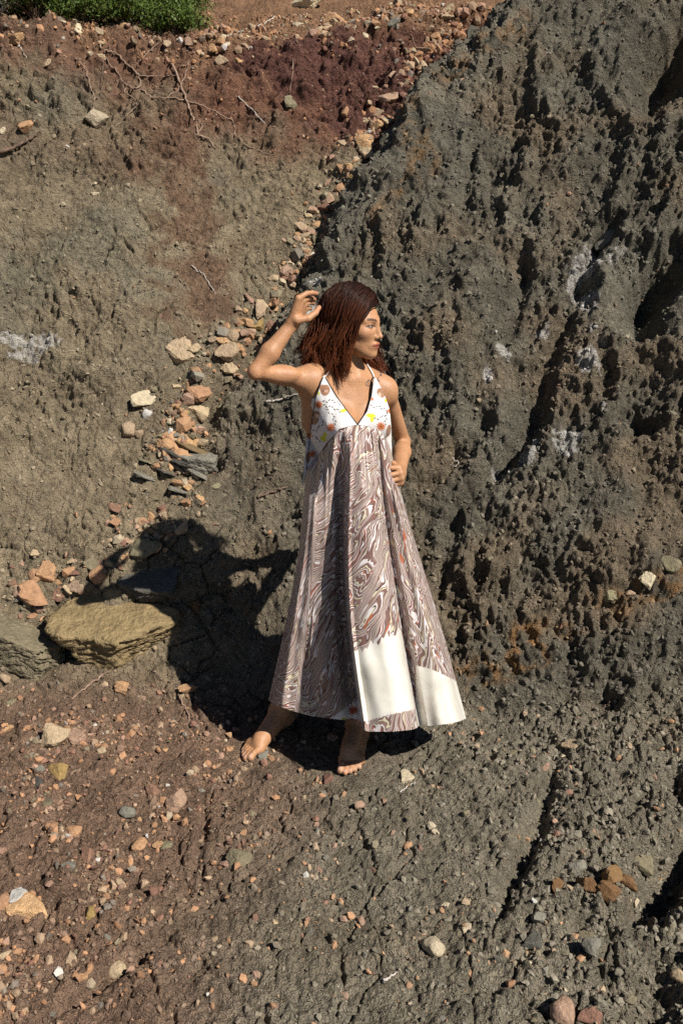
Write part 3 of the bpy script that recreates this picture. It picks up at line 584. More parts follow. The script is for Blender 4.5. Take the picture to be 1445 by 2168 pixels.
for i, (u, v, bk_, rd_, hg_, lab, dry) in enumerate([(5, 0, 0.20, 0.26, 0.24, 'green shrub at the far left corner of the rim', False), (135, 0, 0.22, 0.27, 0.25, 'green shrub on the rim right of the dry grey one', False), (225, 0, 0.20, 0.25, 0.24, 'bright green shrub in the middle of the rim row', False),
    (315, 0, 0.22, 0.25, 0.24, 'green shrub on the rim above the broad tan stone', False), (405, 0, 0.14, 0.22, 0.20, 'low green shrub spilling over the rim at the row end', False), (65, 0, 0.16, 0.22, 0.20, 'dry grey leafless shrub between the green ones', True),
    (180, 0, 0.60, 0.40, 0.34, 'dark green shrub behind the middle of the rim row', False), (370, 0, 0.58, 0.36, 0.30, 'dark green shrub behind the low one at the row end', False), (10, 0, 0.60, 0.40, 0.34, 'dark green shrub behind the far left one', False)]):
    shrub(u, v, bk_, rd_, hg_, 70 + i, lab, dry)
# ------------------------------------------------------------------ person: an implicit body, skinned once into one continuous mesh
def v3(*a): return np.array(a, float)
def unit(a): a = np.asarray(a, float); return a / np.linalg.norm(a)
def smin(a, b, k):
    h = np.clip(0.5 + 0.5 * (b - a) / k, 0, 1); return b + (a - b) * h - k * h * (1 - h)
def cone(p, a, b, ra, rb):
    e = b - a; t = np.clip((p - a) @ e / (e @ e), 0, 1)
    return np.linalg.norm(p - a - t[:, None] * e, axis=1) - (ra + (rb - ra) * t)
def ell(p, c, r, M=None):
    q = p - c
    if M is not None: q = q @ M.T                      # rows of M are the local axes
    k0 = np.linalg.norm(q / r, axis=1); k1 = np.linalg.norm(q / (r * r), axis=1)
    return k0 * (k0 - 1) / np.maximum(k1, 1e-9)
UP = v3(0, 0, 1)
# joints, from where they are seen
YAW_T = R(30)                                          # chest turned to the picture's right
tF = v3(math.sin(YAW_T), -math.cos(YAW_T), 0); tL = v3(math.cos(YAW_T), math.sin(YAW_T), 0)
TM = np.stack([tL, tF, UP])
cT = v3(0.020, 2.985, 0)                               # chest axis
def T(l, f, z): return cT + tL * l + tF * f + UP * z
shR, shL = P(661, 806, 2.915), P(812, 822, 3.045)
elR, wrR = P(541, 786, 2.790), P(619, 684, 2.845)
elL, wrL = P(852, 936, 3.240), P(846, 1000, 2.985)
hipR, hipL = v3(-0.040, 2.945, 0.86), v3(0.092, 2.960, 0.86)
ankR, ankL = v3(-0.235, 3.070, 0.105), v3(0.058, 3.005, 0.085)
kneR, kneL = v3(-0.110, 2.97, 0.47), v3(0.080, 2.95, 0.47)
toeR, toeL = v3(-0.352, 2.885, 0.018), v3(0.020, 2.780, 0.018)
# head frame
YAW_H, hC, HS = R(63), v3(0.043, 2.965, 1.521), 0.91
hF = unit(v3(math.sin(YAW_H), -math.cos(YAW_H), -0.06)); hL = unit(np.cross(UP, hF)) ; hU = np.cross(hF, hL)
HM = np.stack([hF, hL, hU])
def Hd(f, l, u): return hC + (hF * f + hL * l + hU * u) * HS
def Hd0(f, l, u): return hC + hF * f + hL * l + hU * u

def d_head(p):
    p = hC + (p - hC) / HS
    d = ell(p, Hd0(-0.016, 0, 0.030), v3(0.094, 0.074, 0.087), HM)
    d = smin(d, ell(p, Hd0(0.030, 0, -0.030), v3(0.060, 0.057, 0.078), HM), 0.035)
    for s in (-1, 1):
        d = smin(d, cone(p, Hd0(-0.012, s * 0.054, -0.050), Hd0(0.060, s * 0.014, -0.093), 0.017, 0.014), 0.03)
        d = smin(d, ell(p, Hd0(0.052, s * 0.040, -0.022), v3(0.026, 0.022, 0.020), HM), 0.022)
        d = smin(d, cone(p, Hd0(0.078, s * 0.012, 0.019), Hd0(0.062, s * 0.046, 0.019), 0.0095, 0.008), 0.016)
        d = smin(d, ell(p, Hd0(-0.008, s * 0.073, -0.008), v3(0.017, 0.007, 0.028), HM), 0.008)
    d = smin(d, ell(p, Hd0(0.072, 0, -0.097), v3(0.016, 0.018, 0.014), HM), 0.022)
    for s in (-1, 1):                                   # eye sockets
        k = 0.012; b = -ell(p, Hd0(0.094, s * 0.031, 0.002), v3(0.017, 0.018, 0.0105), HM)
        d = -smin(-d, -b, k)
        d = smin(d, ell(p, Hd0(0.0705, s * 0.031, 0.001), v3(0.0125, 0.0135, 0.0115), HM), 0.004)   # lid over the eyeball
    d = smin(d, cone(p, Hd0(0.084, 0, 0.010), Hd0(0.0990, 0, -0.030), 0.0075, 0.0088), 0.012)
    d = smin(d, ell(p, Hd0(0.1015, 0, -0.034), v3(0.0095, 0.0098, 0.0085), HM), 0.006)
    for s in (-1, 1): d = smin(d, ell(p, Hd0(0.091, s * 0.0125, -0.038), v3(0.0095, 0.0062, 0.0070), HM), 0.006)
    d = smin(d, ell(p, Hd0(0.078, 0, -0.066), v3(0.015, 0.026, 0.018), HM), 0.014)
    up = ell(p, Hd0(0.0895, 0, -0.0605), v3(0.0085, 0.021, 0.0052), HM); lo = ell(p, Hd0(0.0875, 0, -0.0720), v3(0.0085, 0.018, 0.0060), HM)
    d = smin(d, up, 0.005); d = smin(d, lo, 0.005)
    return d * HS
neckA, neckB = Hd(-0.030, 0, -0.075), T(0.006, -0.010, 1.340)

def fingers(base_pts, dirs, lens, rads, curl_axis, curls):
    """chains of three bones; returns cones (a, b, ra, rb)"""
    out = []
    for b0, d0, L, r, cu in zip(base_pts, dirs, lens, rads, curls):
        a, d = b0, unit(d0)
        for k, (fr, c) in enumerate(zip((0.46, 0.30, 0.24), cu)):
            ca = unit(curl_axis if not isinstance(curl_axis, list) else curl_axis[len(out) // 3])
            co, si = math.cos(c), math.sin(c)
            d = d * co + np.cross(ca, d) * si + ca * (ca @ d) * (1 - co)
            b = a + d * L * fr; out.append((a, b, r * (1 - 0.10 * k), r * (1 - 0.10 * (k + 1)))); a = b
    return out
# raised hand: palm towards the hair, fingers pointing to the picture's right
pR = [P(632, 662, 2.835), P(640, 640, 2.83)]
palmR_in, palmR_mid = wrR, P(633, 655, 2.838)
kn = [P(631, 632, 2.820), P(639, 637, 2.838), P(643, 645, 2.856), P(645, 655, 2.872)]     # index .. little
tp = [unit(P(672, 629, 2.86) - kn[0]), unit(P(668, 640, 2.89) - kn[1]), unit(P(664, 648, 2.90) - kn[2]), unit(P(660, 660, 2.91) - kn[3])]
axR = unit(v3(0.0, 1.0, 0.25))
fR = fingers(kn, [t_ + v3(-0.10, 0, 0.42) for t_ in tp], [0.076, 0.080, 0.074, 0.060], [0.0088, 0.0088, 0.0083, 0.0075], axR,
             [(0.05, 0.45, 0.30), (0.25, 0.55, 0.35), (0.35, 0.55, 0.4), (0.40, 0.5, 0.4)])
thR = [(P(628, 678, 2.825), P(652, 674, 2.835), 0.0135, 0.0105), (P(652, 674, 2.835), P(667, 663, 2.85), 0.0105, 0.0095), (P(667, 663, 2.85), P(675, 651, 2.865), 0.0092, 0.0075)]
# hand on the hip: fingers wrap round to the front
knL = [P(843, 990, 2.925), P(847, 1001, 2.915), P(849, 1012, 2.915), P(848, 1022, 2.922)]
fL = fingers(knL, [v3(-0.85, -0.50, 0.05), v3(-0.92, -0.38, -0.15), v3(-0.92, -0.30, -0.22), v3(-0.92, -0.28, -0.25)], [0.062, 0.068, 0.066, 0.056], [0.0088, 0.0090, 0.0086, 0.0076], unit(v3(0.1, 0.1, -1.0)),
             [(0.0, 0.45, 0.35), (0.05, 0.45, 0.35), (0.05, 0.45, 0.35), (0.05, 0.4, 0.3)])
thL = [(P(838, 990, 2.97), P(833, 982, 2.99), 0.012, 0.010), (P(833, 982, 2.99), P(826, 984, 3.03), 0.010, 0.008)]
def d_hand(p, wr, kns, fs, th, kp=0.010):
    d = np.full(len(p), 1.0)
    for i, k in enumerate(kns):
        w2 = wr + (kns[1] - kns[2]) * (0.42 * (1.5 - i)); d = smin(d, cone(p, w2, k, 0.0150, 0.0105), 0.012)
    hand = d
    for ch in range(4):
        c = np.full(len(p), 1.0)
        for a, b, ra, rb in fs[3 * ch:3 * ch + 3]: c = smin(c, cone(p, a, b, ra, rb), 0.003)
        hand = smin(hand, c, 0.0045)
    c = np.full(len(p), 1.0)
    for a, b, ra, rb in th: c = smin(c, cone(p, a, b, ra, rb), 0.004)
    return smin(hand, c, 0.010)
def toes(ank, toe, splay):
    """foot from ankle to toe tips: heel, instep, ball, five toes"""
    f = unit((toe - ank) * v3(1, 1, 0)); s = np.cross(UP, f) * splay       # s points to the big-toe side
    gz = toe[2] - 0.018
    B = lambda a, b, z: v3(ank[0], ank[1], 0) + f * a + s * b + UP * (gz + z)
    L = np.linalg.norm((toe - ank)[:2])
    return f, s, B, L
def d_foot(p, ank, toe, splay, lift=0.0):
    f, s, B, L = toes(ank, toe, splay)
    d = ell(p, B(-0.035, 0, 0.030 + lift), v3(0.034, 0.034, 0.034))
    d = smin(d, cone(p, B(-0.030, 0.002, 0.034 + lift), B(L * 0.55, 0.008, 0.040), 0.030, 0.027), 0.03)
    d = smin(d, cone(p, B(0.0, 0.004, 0.085 + lift * 0.7), B(L * 0.60, 0.012, 0.036), 0.034, 0.022), 0.03)
    d = smin(d, cone(p, B(-0.02, -0.016, 0.020 + lift), B(L * 0.62, -0.028, 0.017), 0.020, 0.017), 0.025)
    d = smin(d, cone(p, B(L * 0.62, -0.030, 0.016), B(L * 0.70, 0.024, 0.020), 0.016, 0.020), 0.02)
    d = smin(d, ell(p, B(-0.002, 0.034, 0.075 + lift), v3(0.014, 0.014, 0.016)), 0.012); d = smin(d, ell(p, B(-0.006, -0.034, 0.066 + lift), v3(0.014, 0.012, 0.015)), 0.012)
    for k, (b0, b1, ln, r) in enumerate([(0.024, 0.026, 1.00, 0.0125), (0.006, 0.008, 1.02, 0.0090), (-0.008, -0.008, 0.965, 0.0084), (-0.021, -0.022, 0.90, 0.0080), (-0.033, -0.035, 0.82, 0.0080)]):
        st, en = B(L * 0.70 - 0.02 * (k > 2), b0, 0.019), B(L * ln - r, b1, r * 0.95)
        md = st * 0.42 + en * 0.58 + UP * 0.006
        t_ = smin(cone(p, st, md, r * 1.05, r * 0.88), cone(p, md, en, r * 0.88, r), 0.003)
        d = smin(d, t_, 0.0045)
    return d
def d_torso(p):
    d = ell(p, T(0.004, -0.012, 1.225), v3(0.132, 0.093, 0.150), TM)                 # rib cage
    d = smin(d, ell(p, T(0, -0.012, 1.335), v3(0.125, 0.052, 0.040), TM), 0.05)        # shoulder girdle
    d = smin(d, cone(p, T(0, 0.000, 1.15), T(0, 0.020, 1.02), 0.078, 0.072), 0.04)
    d = smin(d, ell(p, v3(0.024, 2.950, 0.93), v3(0.128, 0.074, 0.120)), 0.06)     # pelvis
    for s in (-1, 1): d = smin(d, ell(p, T(0.062 * s, 0.066, 1.205), v3(0.050, 0.050, 0.054), TM), 0.035)
    return d
def body(p):
    n = len(p); out = np.full(n, 0.5)
    def add(fn, lo, hi, k, m=0.09):
        nonlocal out
        lo = np.asarray(lo) - m; hi = np.asarray(hi) + m
        i = np.nonzero(np.all((p > lo) & (p < hi), axis=1))[0]
        if len(i): out[i] = smin(out[i], fn(p[i]), k)
    def bb(*pts): a = np.array(pts); return a.min(0), a.max(0)
    add(d_torso, v3(-0.2, 2.80, 0.78), v3(0.24, 3.15, 1.40), 0.04)
    add(lambda q: smin(cone(q, neckA, neckB, 0.047, 0.052), smin(cone(q, T(0, -0.03, 1.375), T(0.10, -0.02, 1.335), 0.034, 0.030), cone(q, T(0, -0.03, 1.375), T(-0.10, -0.02, 1.345), 0.034, 0.034), 0.03), 0.035), *bb(neckA, neckB, shR, shL), 0.035)
    # sternomastoids and collar bones
    def neck2(q):
        d = cone(q, Hd(-0.028, 0.050, -0.045), T(0.014, 0.047, 1.352), 0.011, 0.008)
        d = smin(d, cone(q, Hd(-0.028, -0.050, -0.045), T(-0.012, 0.047, 1.352), 0.011, 0.008), 0.01)
        for s, sh in ((1, shL), (-1, shR)): d = smin(d, cone(q, T(0.016 * s, 0.046, 1.343), sh + v3(0, 0, 0.028) - tL * s * 0.02, 0.0085, 0.010), 0.012)
        return d
    add(neck2, *bb(neckA, neckB, shR, shL), 0.020)
    def armR(q):
        d = cone(q, shR, elR, 0.035, 0.0235)
        d = smin(d, ell(q, shR * 0.45 + elR * 0.55 + v3(0, 0, 0.004), v3(0.055, 0.032, 0.029)), 0.015)
        d = smin(d, cone(q, elR, elR * 0.62 + wrR * 0.38, 0.0230, 0.0290), 0.010)
        d = smin(d, ell(q, elR + unit(elR - shR) * 0.010 + v3(0.004, 0, -0.010), v3(0.017, 0.017, 0.017)), 0.012)
        d = smin(d, cone(q, elR * 0.62 + wrR * 0.38, wrR, 0.0290, 0.0185), 0.015)
        d = smin(d, cone(q, shR, T(-0.075, 0.045, 1.225), 0.036, 0.025), 0.05)          # chest fold of the lifted arm
        d = smin(d, cone(q, shR, T(-0.115, -0.045, 1.20), 0.034, 0.03), 0.05)
        return d
    add(armR, *bb(shR, elR, wrR, T(-0.1, 0, 1.2)), 0.040)
    def armL(q):
        d = cone(q, shL, elL, 0.035, 0.027)
        d = smin(d, ell(q, shL + v3(0.004, 0, -0.012), v3(0.041, 0.043, 0.047)), 0.03)
        d = smin(d, cone(q, elL, elL * 0.65 + wrL * 0.35, 0.027, 0.031), 0.012)
        d = smin(d, cone(q, elL * 0.65 + wrL * 0.35, wrL, 0.031, 0.020), 0.015)
        return d
    add(armL, *bb(shL, elL, wrL), 0.030)
    add(lambda q: d_hand(q, wrR, kn, fR, thR), *bb(wrR, *kn, *[c[1] for c in fR], thR[-1][1]), 0.014, 0.03)
    add(lambda q: d_hand(q, wrL, knL, fL, thL), *bb(wrL, *knL, *[c[1] for c in fL]), 0.012, 0.03)
    add(d_head, hC - 0.13, hC + 0.13, 0.012, 0.03)
    for hip, kne, ank, toe, spl, lift in ((hipR, kneR, ankR, toeR, 1, 0.03), (hipL, kneL, ankL, toeL, -1, 0.0)):
        def leg(q):
            d = cone(q, hip, kne, 0.064, 0.048)
            cf = kne * 0.68 + ank * 0.32 + v3(0.0, 0.016, 0)
            d = smin(d, cone(q, kne, cf, 0.050, 0.050), 0.03); d = smin(d, cone(q, cf, ank, 0.050, 0.031), 0.03)
            return d
        add(leg, *bb(hip, kne, ank), 0.03, 0.12)
        add(lambda q: d_foot(q, ank, toe, spl, lift), v3(min(ank[0], toe[0]) - .06, min(ank[1], toe[1]) - .02, -0.01), v3(max(ank[0], toe[0]) + .06, max(ank[1], toe[1]) + .06, 0.12), 0.025, 0.04)
    return out
def surface_nets(fn, lo, hi, h, B=8):
    """polygonise fn = 0 over sparse blocks of a lattice"""
    lo = np.asarray(lo, float); nb = np.ceil((np.asarray(hi) - lo) / (h * B)).astype(int)
    bi = np.stack(np.meshgrid(*[np.arange(n) for n in nb], indexing='ij'), -1).reshape(-1, 3)
    ctr = lo + (bi + 0.5) * h * B
    dc = np.concatenate([fn(c) for c in np.array_split(ctr, max(1, len(ctr) // 200000))])
    bi = bi[np.abs(dc) < h * B * 1.25]
    loc = np.stack(np.meshgrid(*[np.arange(B + 1)] * 3, indexing='ij'), -1).reshape(-1, 3)
    keys, verts, quads = [], [], []
    N = nb * B + 2; st = np.array([N[1] * N[2], N[2], 1], np.int64)
    co = [(0, 0, 0), (1, 0, 0), (0, 1, 0), (0, 0, 1), (1, 1, 0), (1, 0, 1), (0, 1, 1), (1, 1, 1)]
    ed = [(a, b) for a in range(8) for b in range(a + 1, 8) if sum(abs(x - y) for x, y in zip(co[a], co[b])) == 1]
    for ch in np.array_split(bi, max(1, len(bi) // 350)):
        g = ch[:, None, :] * B + loc[None]
        f = fn((lo + g * h).reshape(-1, 3)).reshape(len(ch), B + 1, B + 1, B + 1)
        C = [f[:, a:B + a, b:B + b, c:B + c] for a, b, c in co]
        neg = sum((c < 0).astype(int) for c in C); act = (neg > 0) & (neg < 8)
        w = np.nonzero(act); cell = ch[w[0]] * B + np.stack(w[1:], -1)
        cv = np.stack([c[w] for c in C], 1); acc = np.zeros((len(cell), 3)); cnt = np.zeros(len(cell))
        for a, b in ed:
            m = (cv[:, a] < 0) != (cv[:, b] < 0); tt = np.where(m, cv[:, a] / np.where(m, cv[:, a] - cv[:, b], 1), 0)
            pt = np.array(co[a]) + tt[:, None] * (np.array(co[b]) - np.array(co[a]))
            acc += pt * m[:, None]; cnt += m
        verts.append(lo + (cell + acc / cnt[:, None]) * h); k = cell @ st; keys.append(k)
        for ax, (b, c_) in enumerate(((1, 2), (2, 0), (0, 1))):
            m = (cv[:, 0] < 0) != (cv[:, 1 + ax] < 0); kk = k[m]; fl = cv[m, 0] < 0
            q = np.stack([kk, kk - st[b], kk - st[b] - st[c_], kk - st[c_]], 1)
            q[~fl] = q[~fl][:, ::-1]; quads.append(q)
    keys = np.concatenate(keys); verts = np.concatenate(verts); quads = np.concatenate(quads)
    o = np.argsort(keys); ks = keys[o]; pos = np.searchsorted(ks, quads); pos = np.clip(pos, 0, len(ks) - 1)
    good = np.all(ks[pos] == quads, axis=1)
    return verts[o], pos[good]
bv, bf = surface_nets(body, v3(-0.42, 2.66, -0.02), v3(0.34, 3.26, 1.66), 0.003)

# colours of the skin: lips, brows, lashes, nails; all in head or foot coordinates
q = (bv - hC) @ HM.T / HS
SK = np.array([0.475, 0.252, 0.132])
skin = np.tile(SK, (len(bv), 1)) * (1 + 0.09 * perlin(bv, 0.03, 3) + 0.09 * perlin(bv, 0.09, 4) + 0.06 * perlin(bv, 0.012, 5))[:, None]
def paint(m, c):
    global skin
    m = np.clip(m, 0, 1)[:, None]; skin = skin * (1 - m) + np.array(c) * m
inh = (np.abs(q) < 0.125).all(1)
lip = inh * (q[:, 0] > 0.06) * (1 - sst(0.75, 1.1, np.hypot(q[:, 1] / 0.023, (q[:, 2] + 0.0665) / 0.0105)))
paint(lip * 0.9, (0.36, 0.10, 0.07))
paint(inh * (q[:, 0] > 0.05) * (np.abs(q[:, 2] + 0.0665 - 0.0012 * np.cos(q[:, 1] * 200)) < 0.0017) * (np.abs(q[:, 1]) < 0.024), (0.09, 0.02, 0.016))
for s in (-1, 1):
    l = q[:, 1] * s
    arch = 0.0205 + 0.006 * np.sin(np.clip((l - 0.010) / 0.042, 0, 1) * 2.4) - 0.002
    paint(inh * (q[:, 0] > 0.03) * (1 - sst(0.0030, 0.0052, np.abs(q[:, 2] - arch))) * sst(0.008, 0.014, l) * (1 - sst(0.046, 0.054, l)) * 0.92, (0.055, 0.028, 0.018))
    ey = np.hypot((l - 0.031) / 0.0150, q[:, 2] / 0.0052); fr_ = inh * (q[:, 0] > 0.03)
    paint(fr_ * (1 - sst(0.85, 1.1, ey)), (0.34, 0.28, 0.24))
    paint(fr_ * (1 - sst(0.0045, 0.0065, np.hypot(l - 0.029, q[:, 2] - 0.001))), (0.030, 0.018, 0.012))
    paint(fr_ * (1 - sst(0.0018, 0.0034, np.abs(q[:, 2] - 0.0050 + 14.0 * (l - 0.031) ** 2))) * (np.abs(l - 0.033) < 0.0195), (0.020, 0.012, 0.010))
    paint(fr_ * (1 - sst(0.0008, 0.0024, np.abs(q[:, 2] + 0.0052 - 12.0 * (l - 0.031) ** 2))) * (np.abs(l - 0.033) < 0.016) * 0.6, (0.09, 0.04, 0.03))
    paint(fr_ * np.exp(-((l - 0.031) / 0.018) ** 2 - ((q[:, 2] - 0.011) / 0.005) ** 2) * 0.35, (0.22, 0.10, 0.055))
    paint(inh * (q[:, 0] > 0.085) * (1 - sst(0.6, 1.0, np.hypot((l - 0.007) / 0.0042, (q[:, 2] + 0.0435) / 0.003))), (0.10, 0.03, 0.02))
ckm = inh * np.exp(-((q[:, 0] - 0.06) ** 2 + (np.abs(q[:, 1]) - 0.045) ** 2 + (q[:, 2] + 0.03) ** 2) / 0.0006) * 0.35
paint(ckm, (0.52, 0.235, 0.14))
rd = np.zeros(len(bv))
for e in (elR, elL, *[c[1] for c in fR[2::3]], *[c[1] for c in fL[2::3]], thR[-1][1], toeR, toeL): rd = np.maximum(rd, np.exp(-((bv - e) ** 2).sum(1) / (0.018 ** 2)) * 0.5)
paint(rd, (0.52, 0.22, 0.14))
for ank, toe, spl in ((ankR, toeR, 1), (ankL, toeL, -1)):
    f_, s__, B_, L_ = toes(ank, toe, spl)
    for k, (b1, ln, r) in enumerate([(0.026, 1.00, 0.0125), (0.008, 1.02, 0.0090), (-0.008, 0.965, 0.0084), (-0.022, 0.90, 0.0080), (-0.035, 0.82, 0.0080)]):
        c_ = B_(L_ * ln - r * 0.9, b1, r * 2.0)
        paint((1 - sst(0.55, 0.8, np.linalg.norm((bv - c_) / r, axis=1))) * 0.7, (0.60, 0.40, 0.30))
paint(sst(0.030, 0.002, bv[:, 2]) * 0.45 * (0.6 + 0.6 * perlin(bv, 0.02, 9)), (0.20, 0.16, 0.12))         # dust on the feet
t = NT('skin')
n_ = t.noise(coords(t), 170, 3, 0.6)
t.b.inputs['Subsurface Weight'].default_value = 0.2; t.b.inputs['Subsurface Radius'].default_value = (1.0, 0.35, 0.15); t.b.inputs['Subsurface Scale'].default_value = 0.008
M_skin = t.done(t.mix(0.5, t.attr('skin'), t.ramp(n_, [(0.3, (0.82, 0.76, 0.72)), (0.7, (1.12, 1.12, 1.12))]), 'MULTIPLY'), t.math('MULTIPLY_ADD', n_, 0.35, 0.30), t.bump(n_, 0.0025, 0.45), Specular_IOR_Level=0.35)
person = mesh_np('person', bv, bf, M_skin, cols={'skin': np.clip(skin, 0, 1)})
tag(person, 'barefoot woman in a long marbled halter dress, one hand lifted to her auburn hair', 'person')

# ------------------------------------------------------------------ dress
def cast_torso(u, v, off, y0=2.70, y1=3.1):
    """where the picture ray meets the torso grown by off"""
    d = pdir(u, v); d = d / d[:, 1:2]; o = v3(0, 0, CZ)
    y = np.full(len(d), y0)
    for _ in range(60): y = np.minimum(y + np.maximum(chest(o + d * y[:, None]) - off, 0) * 0.8, y1)
    return o + d * y[:, None]
def chest(p):
    d0 = smin(cone(p, shR, shL, 0.040, 0.036), cone(p, neckA, neckB, 0.047, 0.052), 0.03)
    return smin(smin(d_torso(p), d0, 0.04), smin(cone(p, shR, T(-0.075, 0.045, 1.225), 0.036, 0.025), cone(p, shL, T(0.10, 0.03, 1.26), 0.036, 0.03), 0.03), 0.05)
def lerp_tab(x, xs, ys): return np.interp(x, xs, ys)
def sm_tab(x, xs, ys):
    """smooth (Catmull-Rom like) table"""
    xs = np.asarray(xs, float); ys = np.asarray(ys, float); m = np.gradient(ys, xs)
    i = np.clip(np.searchsorted(xs, x) - 1, 0, len(xs) - 2); h = xs[i + 1] - xs[i]; t_ = np.clip((x - xs[i]) / h, 0, 1)
    return (2 * t_**3 - 3 * t_**2 + 1) * ys[i] + (t_**3 - 2 * t_**2 + t_) * h * m[i] + (-2 * t_**3 + 3 * t_**2) * ys[i + 1] + (t_**3 - t_**2) * h * m[i + 1]
NR, NC, NB = 330, 380, 60
tt = np.linspace(0, 1, NR) ** 1.0
# each column is a thread from the seam below the bust to the hem: key columns (share), then at five heights: picture u, depth y
kc = np.array([0.00, 0.05, 0.14, 0.27, 0.40, 0.455, 0.475, 0.52, 0.60, 0.68, 0.725, 0.75, 0.80, 0.88, 0.95, 1.0])
kt = np.array([0.0, 0.16, 0.40, 0.62, 1.0])
ku = np.array([
    [649, 655, 668, 688, 712, 728, 736, 748, 765, 782, 792, 798, 806, 817, 825, 829],     # seam
    [641, 648, 662, 682, 706, 727, 736, 748, 768, 788, 800, 806, 816, 832, 846, 851],     # v ~ 1045
    [629, 637, 652, 678, 708, 726, 732, 744, 776, 804, 816, 824, 838, 862, 882, 890],     # ~ 1165
    [609, 618, 637, 668, 706, 732, 737, 750, 790, 826, 838, 845, 864, 894, 918, 928],     # ~ 1280
    [568, 582, 612, 660, 724, 762, 768, 782, 830, 870, 882, 887, 906, 944, 972, 986]], float)
ky = np.array([
    [2.935, 2.905, 2.885, 2.868, 2.852, 2.850, 2.846, 2.842, 2.850, 2.868, 2.880, 2.888, 2.90, 2.925, 2.95, 2.985],
    [2.960, 2.888, 2.858, 2.848, 2.846, 2.852, 2.815, 2.806, 2.804, 2.818, 2.845, 2.870, 2.862, 2.878, 2.93, 2.98],
    [2.985, 2.888, 2.850, 2.840, 2.842, 2.850, 2.782, 2.764, 2.758, 2.780, 2.820, 2.856, 2.838, 2.842, 2.91, 2.98],
    [3.000, 2.890, 2.848, 2.838, 2.842, 2.855, 2.752, 2.728, 2.720, 2.742, 2.790, 2.840, 2.815, 2.815, 2.89, 2.98],
    [3.010, 2.905, 2.862, 2.852, 2.856, 2.875, 2.705, 2.672, 2.660, 2.682, 2.750, 2.830, 2.795, 2.790, 2.85, 2.95]])
kv0 = np.array([992, 984, 968, 946, 916, 903, 900, 898, 898, 902, 906, 908, 914, 928, 946, 962], float)
kv1 = np.array([1482, 1492, 1503, 1516, 1524, 1526, 1546, 1549, 1549, 1545, 1541, 1536, 1537, 1533, 1527, 1521], float)
cs_ = np.linspace(0, 1, NC)
# spend more columns near the sharp fold edges
dens = 1 + 5 * np.exp(-((cs_ - 0.465) / 0.02) ** 2) + 3 * np.exp(-((cs_ - 0.745) / 0.025) ** 2) + 1.5 * np.exp(-((cs_ - 0.0) / 0.03) ** 2) + 1.5 * np.exp(-((cs_ - 1.0) / 0.03) ** 2)
cc = np.concatenate([[0], np.cumsum(1 / dens)]); cc = np.interp(np.linspace(0, 1, NC), np.linspace(0, 1, NC + 1), cc / cc[-1])
CC = cc
U5 = np.array([sm_tab(CC, kc, r) for r in ku]); Y5 = np.array([sm_tab(CC, kc, r) for r in ky])
Y5[0] = cast_torso(U5[0], sm_tab(CC, kc, kv0), 0.010)[:, 1]
Y5[0] = np.convolve(np.pad(Y5[0], 6, 'edge'), np.ones(13) / 13, 'valid')
SU = np.stack([sm_tab(tt, kt, U5[:, j]) for j in range(NC)], 1); SY = np.stack([sm_tab(tt, kt, Y5[:, j]) for j in range(NC)], 1)
v0, v1 = sm_tab(CC, kc, kv0), np.interp(CC, kc, kv1)
SV = v0[None] + (v1 - v0)[None] * tt[:, None]
# gathers below the bust, soft folds further down, a little crumple
fld = np.random.default_rng(4)
Cg, Tg = np.meshgrid(CC, tt)
gath = 0
for k in range(9):
    c0 = 0.30 + 0.068 * k + fld.uniform(-0.02, 0.02); wd = fld.uniform(0.012, 0.02); ln = fld.uniform(0.14, 0.32); am = fld.uniform(0.006, 0.014)
    cl_ = c0 + (c0 - 0.5) * 0.10 * Tg + 0.012 * np.sin(Tg * 9 + k)
    gath = gath - am * np.exp(-((Cg - cl_) / (wd * (1 + 1.6 * Tg))) ** 2) * np.exp(-(Tg / ln) ** 2) * sst(0.0, 0.03, Tg)
for c0, am, wd, t0 in [(0.09, 0.014, 0.03, 0.15), (0.20, -0.008, 0.04, 0.5), (0.33, 0.012, 0.05, 0.35), (0.61, 0.020, 0.06, 0.2), (0.67, -0.006, 0.03, 0.5), (0.825, -0.014, 0.03, 0.2), (0.92, 0.014, 0.03, 0.2), (0.265, 0.005, 0.006, 0.45), (0.96, -0.010, 0.02, 0.5)]:
    gath = gath - am * np.exp(-((Cg - c0 - 0.02 * np.sin(4 * Tg + c0 * 30)) / wd) ** 2) * sst(t0, t0 + 0.3, Tg) * (0.6 + 0.4 * Tg)
pp = np.stack([SU.ravel() / 620, SY.ravel() * 0, SV.ravel() / 620], -1)
crum = (0.009 * perlin(pp, 0.20, 51) + 0.004 * perlin(pp, 0.09, 52) + 0.0015 * perlin(pp, 0.04, 53) + 0.012 * perlin(np.stack([pp[:, 0] - 0.25 * pp[:, 2], pp[:, 1], pp[:, 2] * 0.22], -1), 0.075, 55) * sst(1120, 1400, SV.ravel())).reshape(NR, NC) * sst(0.0, 0.08, Tg)
SY = SY + gath + crum
SP_ = P(SU, SV, SY)
